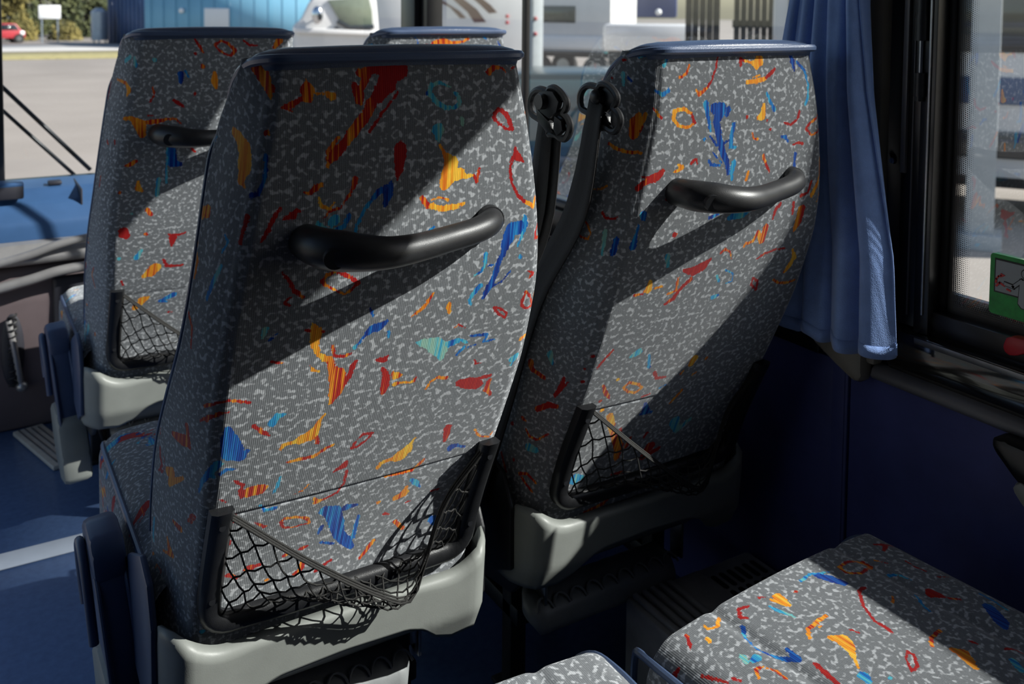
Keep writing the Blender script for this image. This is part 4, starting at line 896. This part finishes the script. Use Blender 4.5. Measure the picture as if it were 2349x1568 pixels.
def plank(x0, y0, x1, y1, w, z0, z1):
    d = Vector((x1 - x0, y1 - y0, 0)); n_ = Vector((-d.y, d.x, 0)).normalized() * w / 2
    return [(x0 + n_.x, y0 + n_.y), (x1 + n_.x, y1 + n_.y), (x1 - n_.x, y1 - n_.y), (x0 - n_.x, y0 - n_.y)]
se.prism(plank(.185, 3.17, .270, 2.87, .085, 0, 0), 'z', .001, .014, bev=.003)
so_ = se.build('step_edging', STEPM); tag(so_, 'pale ribbed step edging strip running across the blue floor by the dashboard', 'step edging')
for k in range(4):
    o_ = (k - 1.5) * .018
    MB().prism(plank(.186 + o_, 3.16, .269 + o_, 2.88, .004, 0, 0), 'z', .0135, .0155).build('tread_groove', TRIMG, so_)
fs = sbox('painted_sun_sliver', -.35, .262, 2.405, 2.475, .0005, .004, mat('sun_sliver_paint', (.155, .18, .225), .4, var=.08), None, .001); tag(fs, 'painted sliver of sunlight crossing the blue aisle floor beside the front seat', 'painted sunlight')  # thin pale slab whose colour stands in for a sliver of sun
# ------------------------------------------------------------------ dashboard
DASHB = mat('blue_dash_vinyl', (.035, .085, .19), .35, var=.10, vscale=8, bump=.08, bscale=500, spec=.5)
DASHG = mat('satin_silver_trim', (.34, .33, .33), .28, metal=.55, var=.15, vscale=12)
DASHM = mat('mauve_brown_plastic', (.115, .088, .092), .5, var=.10, vscale=9)
DASHD = mat('dark_pocket_plastic', (.022, .022, .030), .5, var=.2)
db = empty('dashboard', (.2, 3.4, 0)); tag(db, 'blue dashboard with silver trim and mauve lower panel beside the entrance', 'dashboard')
def lx(x): return x - .2
b = MB(); b.prism([(-.20, .575), (-.19, .63), (-.14, .685), (-.05, .715), (.10, .722), (.19, .70), (.19, .52), (-.16, .52)], 'x', lx(-.48), lx(1.38), bev=.012); b.build('dash_top', DASHB, db)
MB().box((lx(.355), -.03, .66), (.006, .25, .12), .002).build('dash_seam', DASHD, db)
b = MB(); b.prism([(-.25, .535), (-.225, .575), (-.16, .590), (-.10, .575), (-.10, .52), (-.24, .515)], 'x', lx(-.48), lx(1.38), bev=.006); b.build('silver_trim', DASHG, db)
for z_, r_ in ((.0, .013), (-.075, .016)):
    b = MB(); b.tube(catmull([(lx(-.4), -.25, .515 + z_), (lx(.02), -.255, .525 + z_), (lx(.18), -.262, .548 + z_), (lx(.28), -.26, .575 + z_ * 1.1), (lx(.40), -.255, .588 + z_ * 1.2), (lx(.6), -.25, .590 + z_ * 1.2)], 6), r_, 12); b.build('trim_ridge', DASHG, db)
b = MB(); b.prism([(-.20, .0), (-.215, .40), (-.20, .50), (-.12, .52), (.19, .52), (.19, .0)], 'x', lx(-.48), lx(1.38), bev=.012); b.build('lower_panel', DASHM, db)
MB().box((lx(.36), -.212, .29), (.20, .03, .35), .03, seg=4).build('dark_pocket', DASHD, db)
MB().ball((lx(.150), -.205, .26), .04, (.85, .45, 3.1), 3).build('handle_recess', DASHD, db)
b = MB(); b.tube([(lx(.150) + .011 * math.cos(t), -.232 - .011 * math.sin(t), .37 - .0033 * t) for t in np.linspace(0, 2 * math.pi * 11, 140)], .0035, 6); b.build('coiled_cord', RUBBER, db)
b = MB(); b.tube([(lx(.140), -.225, .35), (lx(.155), -.245, .26), (lx(.170), -.232, .15)], .009, 10); b.ball((lx(.172), -.232, .145), .017); b.build('recess_lever', DASHG, db)
MB().box((lx(.150), -.13, .726), (.085, .06, .045), .006).build('dash_vent', DASHD, db)
MB().box((lx(.150), -.13, .748), (.085, .062, .012), .004).build('vent_hood', DASHB, db)
MB().box((lx(.29), -.02, .724), (.04, .04, .012), .004).build('dash_knob', DASHD, db)
wp = empty('windscreen_wiper', (.135, 3.70, .675)); tag(wp, 'black twin-arm wiper lying diagonally across the windscreen at left', 'wiper')
MB().tube([(.02, .0, .345), (.30, .0, .03)], .0075, 8).build('wiper_arm', BLACK, wp); MB().tube([(.0, .0, .285), (.28, .0, -.02)], .0065, 8).build('wiper_arm', BLACK, wp)
MB().cyl((.0, -.02, .335), (.0, .02, .335), .012).box((.004, 0, .315), (.02, .012, .09), .003).build('wiper_link', BLACK, wp)
# ------------------------------------------------------------------ the yard outside (ground 1.1 m below the bus floor)
GZ = -1.10
GROUNDM = mat('pale_concrete_yard', (.30, .266, .236), .9, var=.10, vscale=.35)
GRASSM = mat('dry_grass', (.20, .18, .085), .95, var=.25, vscale=3)
ROADM = mat('pale_road', (.42, .41, .40), .9, var=.05, vscale=1)
LEAF1 = mat('olive_leaves', (.085, .095, .022), .8, var=.65, vscale=1.1, col2=(.25, .20, .05))
LEAF2 = mat('dark_green_leaves', (.030, .052, .020), .8, var=.5, vscale=1.4, col2=(.10, .11, .035))
BARK = mat('bark', (.07, .05, .035), .9, var=.3)
WHITE = mat('white_coach_paint', (.70, .69, .68), .3, var=.04, vscale=2, spec=.5)
STRIPE = mat('brown_stripe_paint', (.14, .06, .045), .4, var=.1)
DGLASS = mat('dark_vehicle_glass', (.02, .025, .03), .08, var=.1, spec=.8)
GGLASS = mat('greenish_windscreen', (.20, .235, .17), .15, var=.08, spec=.6)
TYRE = mat('tyre_rubber', (.012, .012, .012), .8, var=.2)
PBLUE = mat('pale_blue_cladding', (.18, .42, .58), .6, var=.05, vscale=.6)
NBLUE = mat('navy_cladding', (.035, .075, .18), .6, var=.10, vscale=.8)
SIGNW = mat('white_sign_board', (.78, .79, .80), .5, var=.02)
GALV = mat('galvanised_tank', (.34, .40, .46), .4, metal=.5, var=.1, vscale=3)
REDCAR = mat('red_car_paint', (.38, .035, .045), .35, var=.1)
DCAR = mat('dark_green_car_paint', (.018, .040, .042), .28, var=.10, spec=.6, coat=.3)
TEAL = mat('teal_car_side', (.055, .115, .125), .4, var=.08, vscale=2)
TIMBER = mat('dark_timber', (.045, .038, .030), .85, var=.35, vscale=9)
TBLUE = mat('blue_truck_paint', (.012, .035, .16), .35, var=.1)
CONC = mat('grey_column_paint', (.40, .43, .44), .7, var=.06)
CHROME = mat('chrome_mirror', (.70, .72, .75), .12, metal=1.0, var=.05)
g = MB().box((40, 60, GZ - .1), (300, 300, .2)).build('ground', GROUNDM); struct(g)
gv = MB().box((-4.5, 49.5, GZ + .02), (25, 6.5, .06)).build('grass_verge', GRASSM); tag(gv, 'strip of dry olive grass across the yard beyond the windscreen', 'grass', kind='stuff')
rd = MB().box((10, 59, GZ + .01), (80, 9, .03)).build('pale_road', ROADM); struct(rd)
def rot_to(dx, dy): return math.atan2(-dx, dy)            # local +y points away from the bus along (dx, dy)
def wheel(parent, loc, r=.42, axis='x'):
    o = MB(); d = Vector((.13, 0, 0)) if axis == 'x' else Vector((0, .13, 0)); p = Vector(loc)
    o.cyl(p - d, p + d, r, n=24); w = o.build('wheel', TYRE, parent)
    MB().cyl(p - d * 1.06, p + d * 1.06, r * .55, n=18).build('hub', STEEL, w)
def tree(x, y, h, rad, m, label, seed):
    r = random.Random(seed); t = empty('tree', (x, y, GZ)); tag(t, label, 'tree', 'trees at the far edge of the yard')
    MB().cyl((0, 0, 0), (.1, 0, h * .5), .16, .09, 8).build('trunk', BARK, t)
    vv = []; ff = []
    blobs = [(r.uniform(-.6, .6) * rad, r.uniform(-.5, .5) * rad, h * r.uniform(.06, .8), rad * r.uniform(.33, .45)) for _ in range(22)]
    for _ in range(4200):
        bx, by, bz, br = r.choice(blobs); q = Vector((r.gauss(0, 1), r.gauss(0, 1), r.gauss(0, 1))).normalized() * br * r.uniform(.7, 1)
        c = Vector((bx, by, bz)) + q; c.z = max(.15, c.z); s = r.uniform(.10, .24)
        a = Vector((r.gauss(0, 1), r.gauss(0, 1), r.gauss(0, 1))).normalized(); b = a.orthogonal().normalized()
        k = len(vv); vv += [c + a * s, c + b * s * .7, c - a * s, c - b * s * .7]; ff.append((k, k + 1, k + 2, k + 3))
    mesh_obj('foliage', pymesh('foliage', vv, ff), m, t, smooth=False)
for i, (x, y, h, rad, m, lab) in enumerate([
    (-2.2, 78, 6.5, 2.7, LEAF2, 'dark tree at the far left edge behind the red car'), (3.4, 78, 7.0, 2.7, LEAF1, 'olive tree behind the white notice board beyond the yard'),
    (9.0, 78, 6.5, 2.6, LEAF2, 'dark green tree between notice board and grey tank'), (.6, 85, 8.0, 2.8, LEAF1, 'tall yellowish tree above the red car'),
    (6.4, 85, 7.6, 2.8, LEAF2, 'tall green tree rising behind the notice board'), (12.3, 85, 7.4, 2.8, LEAF1, 'olive tree beside the navy end of the shed')]): tree(x, y, h, rad, m, lab, i + 3)
hb = random.Random(5)
for i, (x, y, s, lab) in enumerate([(4.3, 71, 1.0, 'low brown bush under the notice board'), (6.9, 71, 1.1, 'low orange-brown bush left of the grey tank'), (13.6, 45.2, .75, 'small yellow-green bush before the pale blue shed')]):
    bt = empty('bush', (x, y, GZ)); tag(bt, lab, 'bush', 'low bushes in the yard')
    vv = []; ff = []
    for _ in range(700):
        q = Vector((hb.gauss(0, 1), hb.gauss(0, 1), abs(hb.gauss(0, 1)))).normalized() * s * hb.uniform(.5, 1); q.z *= 1.3
        a = Vector((hb.gauss(0, 1), hb.gauss(0, 1), hb.gauss(0, 1))).normalized() * .12; b = a.orthogonal().normalized() * .09; k = len(vv)
        vv += [q + a, q + b, q - a, q - b]; ff.append((k, k + 1, k + 2, k + 3))
    mesh_obj('foliage', pymesh('foliage', vv, ff), LEAF1, bt, smooth=False); MB().cyl((0, 0, 0), (0, 0, s), .05).build('stem', BARK, bt)
nb = empty('notice_board', (5.55, 66, GZ)); tag(nb, 'white notice board on posts before the trees', 'sign')
MB().box((0, 0, 1.95), (1.25, .06, .85), .02).build('board', SIGNW, nb)
for sx in (-.45, .45): MB().cyl((sx, .06, 0), (sx, .06, 2.3), .04).build('leg', GALV, nb)
rc = empty('red_car', (3.1, 67, GZ), .2); tag(rc, 'small red car parked at the far left edge of the yard', 'car')
MB().prism([(-1.0, .30), (-1.0, .72), (-.75, .80), (-.45, 1.22), (.45, 1.22), (.75, .82), (1.0, .72), (1.0, .30)], 'y', -.7, .7, bev=.06).build('body', REDCAR, rc)
MB().prism([(-.62, .82), (-.40, 1.16), (.40, 1.16), (.62, .82)], 'y', -.715, .715).build('windows', DGLASS, rc)
for sx in (-.62, .62):
    for sy in (-.62, .62): wheel(rc, (sx, sy, .29), .29, 'y')
MB().ball((.8, -.68, .62), .16, (1, .4, 1)).build('headlamp', SIGNW, rc)
tk = empty('grey_tank', (8.1, 63.5, GZ)); tag(tk, 'grey cylindrical tank standing left of the navy shed end', 'tank')
MB().cyl((0, 0, .25), (0, 0, 2.0), .48, n=28).build('barrel', GALV, tk); MB().cyl((0, 0, 2.0), (0, 0, 2.25), .48, .16, 28).build('cone_top', GALV, tk)
for a in (.3, 2.4, 4.5): MB().cyl((.38 * math.cos(a), .38 * math.sin(a), 0), (.38 * math.cos(a), .38 * math.sin(a), .3), .05).build('leg', GALV, tk)
# shed: navy end, pale blue long side with its panels
A_, B_, C_ = Vector((9.7, 57.2, 0)), Vector((8.85, 65.5, 0)), Vector((16.6, 47.5, 0))
sh = empty('blue_shed', (A_.x, A_.y, GZ)); tag(sh, 'large shed with pale blue side and navy end across the yard', 'building')
def wallp(p, q, z0, z1, th): 
    d = (q - p).normalized(); n_ = Vector((-d.y, d.x, 0)) * th
    return [(v.x - A_.x, v.y - A_.y) for v in (p, q, q + n_, p + n_)], z0, z1
Q, z0, z1 = wallp(A_, C_, 0, 3.3, .3); MB().prism(Q, 'z', z0, z1).build('long_wall', PBLUE, sh)
Q, z0, z1 = wallp(B_, A_, 0, 3.3, .3); MB().prism(Q, 'z', z0, z1).build('end_wall', NBLUE, sh)
dl = (C_ - A_).normalized(); nl = Vector((dl.y, -dl.x, 0)); L_ = (C_ - A_).length
for k in range(13):
    p = A_ + dl * (L_ * (k + .5) / 13) + nl * .02
    MB().box((p.x - A_.x, p.y - A_.y, 1.65), (.05, .05, 3.3)).build('cladding_rib', PBLUE, sh)
de = (B_ - A_).normalized(); ne_ = Vector((-de.y, de.x, 0))
for k in range(9):
    p = A_ + de * (8 * (k + .5) / 9) + ne_ * .02
    MB().box((p.x - A_.x, p.y - A_.y, 1.65), (.06, .35, 3.3)).build('cladding_rib', NBLUE, sh)
def on_shed(u):   # yard point of the long wall seen in direction u (plan bearing)
    a = math.atan2(*u); 
    den = dl.x * math.cos(a) - dl.y * math.sin(a)
    t = -(A_.x * math.cos(a) - A_.y * math.sin(a)) / den
    return A_ + dl * t
p = on_shed((.2345, .972)) + nl * .08
R_ = math.atan2(dl.y, dl.x)
MB().box((p.x - A_.x, p.y - A_.y, 1.78), (1.72, .08, 1.05), .05, rot=Matrix.Rotation(R_, 3, 'Z')).build('sign_panel', SIGNW, sh)
p = on_shed((.202, .979)) + nl * .1
MB().ball((p.x - A_.x, p.y - A_.y, 2.15), .15, sub=3).build('wall_lamp', SIGNW, sh)
# white vehicle with the greenish windscreen ahead of the bus
vd = Vector((.352, .936, 0)).normalized()
vt = empty('parked_van', (vd.x * 20, vd.y * 20, GZ), rot_to(vd.x, vd.y)); tag(vt, 'white vehicle front with greenish windscreen and round silver mirror, seen through the windscreen', 'vehicle')
def px(u, v, R=20.0): return ((u - 787) * R / 2170, EYE - GZ - (v - 18) * R / 2170)
MB().prism([px(*q) for q in ((683, 150), (683, 58), (700, 44), (716, 9), (728, -6), (842, -12), (862, -4), (868, 60), (868, 150))], 'y', -.6, 1.6, bev=.06).build('cab', WHITE, vt)
MB().prism([(x, .55 + z * 0) if z == 0 else (x, z) for x, z in ((-.96, 1.25), (-.96, .45), (.76, .45), (.76, 1.25))], 'y', -.6, 2.6, bev=.05).build('lower_body', WHITE, vt)
for sx in (-.7, .5):
    for y in (-.15, 2.1): wheel(vt, (sx, y, .42))
MB().prism([px(*q) for q in ((758, 2), (846, -6), (853, 24), (855, 56), (806, 60), (783, 46))], 'y', -.64, -.58, bev=.01).build('windscreen', GGLASS, vt)
MB().prism([px(*q) for q in ((780, 44), (806, 57), (857, 54), (858, 64), (804, 67), (776, 52))], 'y', -.68, -.58, bev=.01).build('cowl', DGLASS, vt)
MB().prism([px(*q) for q in ((684, 62), (866, 68), (866, 78), (684, 74))], 'y', -.70, -.58, bev=.02).build('bonnet_ledge', WHITE, vt)
x_, z_ = px(736, 35); m_ = MB().ball((x_, -.74, z_), .15, (.75, .5, 1.25), 3).build('round_mirror', CHROME, vt); MB().ball((x_ + .05, -.80, z_ - .02), .07, (.7, .4, 1.2), 2).build('mirror_glass', DGLASS, m_)
MB().tube([(x_, -.70, z_), (x_ + .02, -.58, z_ - .05)], .02).build('mirror_arm', BLACK, m_)
x_, z_ = px(777, 65); MB().ball((x_, -.62, z_), .06).build('marker_lamp', DGLASS, vt)
# white coach with brown stripes
def coach(loc, rz, L, H, label, name='white_motorhome', z0=.55):
    c = empty(name, loc, rz); tag(c, label, 'motorhome', 'white motorhomes in the yard')
    MB().box((0, 1.15, (H + z0) / 2), (L, 2.3, H - z0), .12).build('body', WHITE, c)
    MB().box((0, 1.15, z0 + .02), (L * .98, 2.2, .22), .03).build('skirt', TYRE, c)
    for sx in (-L * .33, L * .33):
        for y in (.16, 2.14): wheel(c, (sx, y, .45), .45, 'y')
    return c
d1 = Vector((.478, .878, 0)); d1.normalize()
R1 = 24.0; mh = coach((d1.x * R1, d1.y * R1, GZ), rot_to(d1.x, d1.y) - .12, 2.75, 3.3, 'white motorhome with brown swoosh stripes behind the black front post')
def px1(u, v): return ((u - 1085) * R1 / 2170, EYE - GZ - (v - 19) * R1 / 2170)
for poly in (((988, -8), (1005, -3), (1050, 24), (1066, 40), (1052, 41), (1028, 16), (1000, 2)), ((1018, -20), (1058, -4), (1090, 20), (1112, 49), (1084, 50), (1068, 26), (1040, 2)), ((1060, -22), (1098, -8), (1122, 10), (1137, 27), (1118, 29), (1098, 10))):
    MB().prism([px1(*q) for q in poly], 'y', -.012, .02).build('stripe', STRIPE, mh)
MB().box((-2.05, 1.15, 1.75), (1.5, 2.2, 2.4), .12).build('cab', WHITE, mh); wheel(mh, (-2.1, .16, .45), .45, 'y')
x_, z_ = px1(1160, 35)
for q in (0, .16): MB().ball((x_, -.01, z_ - q), .05).build('tail_lamp', REDCAR, mh)
d2 = Vector((.560, .828, 0)); d2.normalize(); R2 = 31.0
m2 = coach((d2.x * R2, d2.y * R2, GZ), rot_to(d2.x, d2.y) - .45, 3.2, 3.0, 'white motorhome with dark window seen between the two front seats', z0=.95)
MB().box((-.3, -.01, 2.25), (1.3, .05, .55), .02).build('side_window', DGLASS, m2); MB().box((.2, -.02, 1.35), (2.2, .06, .42), .05).build('side_locker', SIGNW, m2)
MB().box((.2, -.03, 1.02), (2.6, .08, .10), .02).build('bumper', DGLASS, m2)
pp = empty('yard_post', (8.35, 13.25, GZ)); tag(pp, 'pale grey square post outside, between motorhomes', 'post')
MB().box((0, 0, 2.1), (.20, .20, 4.2), .01).build('shaft', CONC, pp); MB().box((0, 0, .05), (.35, .35, .1), .01).build('base_plate', GALV, pp)
for z in (2.0, 2.25): MB().ball((-.06, -.11, z), .035).build('bolt', REDCAR, pp)
# dark car alongside, seen low through the front side window
dcr = empty('dark_car', (7.75, 11.0, GZ), rot_to(.58, .81)); tag(dcr, 'dark green car parked close outside, seen between the two front seats', 'car')
MB().prism([(-2.3, .30), (-2.3, .92), (-1.75, 1.05), (-1.25, 1.42), (-.9, 1.50), (.9, 1.52), (1.25, 1.44), (1.8, 1.06), (2.3, .95), (2.3, .30)], 'y', -.1, 1.6, bev=.08).build('body', DCAR, dcr)
MB().prism([(-1.55, 1.02), (-1.15, 1.36), (-.9, 1.40), (.85, 1.42), (1.15, 1.36), (1.55, 1.02)], 'y', -.13, 1.63, bev=.01).build('windows', TEAL, dcr)
MB().box((0, -.11, .72), (4.3, .04, .52), .02).build('door_panel', TEAL, dcr)
for sx in (-1.45, 1.45):
    for y in (.02, 1.48): wheel(dcr, (sx, y, .33), .33, 'y')
# blue truck and white trailer
d3 = Vector((.635, .772, 0)).normalized(); bt = empty('blue_truck', (d3.x * 34, d3.y * 34, GZ), rot_to(d3.x, d3.y)); tag(bt, 'deep blue truck in the distance above the right-hand seat', 'truck')
MB().box((0, 1.2, 2.9), (1.5, 2.4, 1.5), .08).build('box_body', TBLUE, bt); MB().box((0, 1.2, 1.3), (1.5, 2.4, 1.0), .08).build('cab', TBLUE, bt); MB().box((0, 1.2, .7), (1.3, 2.3, .3), .05).build('chassis', TYRE, bt)
for sx in (-.5, .5): wheel(bt, (sx, .2, .45), .45, 'y'); wheel(bt, (sx, 2.2, .45), .45, 'y')
MB().ball((.1, -.02, 2.35), .12).build('lamp', SIGNW, bt)
d4 = Vector((.632, .775, 0)).normalized(); wt = empty('white_trailer', (d4.x * 26, d4.y * 26, GZ), rot_to(d4.x, d4.y)); tag(wt, 'long low white trailer in front of the blue truck', 'trailer')
MB().box((0, .9, 1.65), (2.6, 1.8, .75), .10).build('body', WHITE, wt); MB().box((0, .9, 1.15), (2.4, 1.6, .2), .03).build('frame', TYRE, wt)
for sx in (-.6, .6): wheel(wt, (sx, .1, .4), .4, 'y'); wheel(wt, (sx, 1.7, .4), .4, 'y')
# timber posts and slatted timber screen
for i, (ux, uy, w, lab) in enumerate(((.672, .741, .42, 'dark square timber post standing left of the slatted screen'),)):
    q = Vector((ux, uy, 0)).normalized() * 12; tp = empty('timber_post', (q.x, q.y, GZ), rot_to(ux, uy)); tag(tp, lab, 'post')
    for k in range(5): MB().box((-w / 2 + w * (k + .5) / 5, 0, 2.2), (w / 5 - .008, w * .8, 4.4), .006).build('plank', TIMBER, tp)
    MB().box((0, 0, .03), (w + .1, w + .1, .06)).build('base_plate', GALV, tp)
q = Vector((.722, .692, 0)).normalized() * 15.5; ts = empty('timber_screen', (q.x, q.y, GZ), rot_to(.722, .692)); tag(ts, 'dark slatted timber screen outside, left of the curtain', 'fence')
for k in range(14): MB().box((-.55 + k * .105, 0, 2.2), (.088, .04, 4.3), .006).build('slat', TIMBER, ts)
for z in (.5, 2.2, 3.9): MB().box((.13, .05, z), (1.5, .05, .12), .005).build('rail', TIMBER, ts)
# beside the rear window: grey column and a further coach
q = Vector((.843, .538, 0)).normalized() * 10.8; gc = empty('grey_column', (q.x, q.y, GZ), rot_to(.843, .538)); tag(gc, 'pale grey square column standing outside the rear side window', 'column')
MB().box((0, 0, 2.3), (.27, .27, 4.6), .01).build('shaft', CONC, gc); MB().box((0, 0, .08), (.42, .42, .16), .01).build('plinth', CONC, gc)
d5 = Vector((.88, .475, 0)).normalized(); c5 = coach((d5.x * 11.8, d5.y * 11.8, GZ), rot_to(d5.x, d5.y) + .1, 6.4, 3.4, 'white motorhome with black window band outside the rear side window')
MB().box((0, -.015, 2.35), (6.0, .05, .75), .02).build('window_band', DGLASS, c5); MB().box((0, -.02, 1.55), (6.2, .05, .30), .02).build('blue_band', NBLUE, c5); MB().box((0, -.02, .95), (6.2, .05, .30), .02).build('lower_band', DGLASS, c5)
# ------------------------------------------------------------------ the seats
ROWY = 1.188
make_seat((.487, ROWY, 0), 'largest patterned bus seat, front centre, its back half in diagonal shade', back_set(NEAR, True, 1), random_motifs(random.Random(31), -.36, .36, -.6, .2, 150), HI, CLO, 1, True, .085, 3, 0.0, -.035)
make_seat((1.081, 1.218, 0), 'patterned window seat right of the largest seat, next to the blue curtain', back_set(RIGHT, True, 2), random_motifs(random.Random(32), -.36, .36, -.6, .2, 150), HI, CLO, -1, False, .095, 7, 0.0, -.06)
make_seat((.516, 2.257, 0), 'shaded patterned seat behind the largest seat at left, net pocket half hidden', back_set(FARL, True, 3), random_motifs(random.Random(33), -.36, .36, -.6, .2, 150), LO, (60, 50), None, True, .08, 5)
make_seat((1.089, 2.257, 0), 'farthest patterned seat, only its top edge showing above the largest seat', back_set([], None, 4), [], LO, (50, 40), None, False, .08, 6)
w_ = make_seat((1.068, .200, 0), 'seat cushion at lower right corner, half sunlit, nearest to the viewer', back_set([], None, 5), CUSHION + random_motifs(random.Random(35), -.36, -.27, -.6, .2, 12), LO, CHI, None, False, .08, 8, 17.0); w_.rotation_euler.z = .08; w_.scale.z = 1.017
w_ = make_seat((.468, .205, 0), 'seat with only a sunlit cushion corner showing at the bottom edge', back_set([], None, 6), random_motifs(random.Random(36), -.36, .36, -.6, .2, 130), LO, CHI, None, False, .08, 9, 17.0); w_.scale.z = 1.022
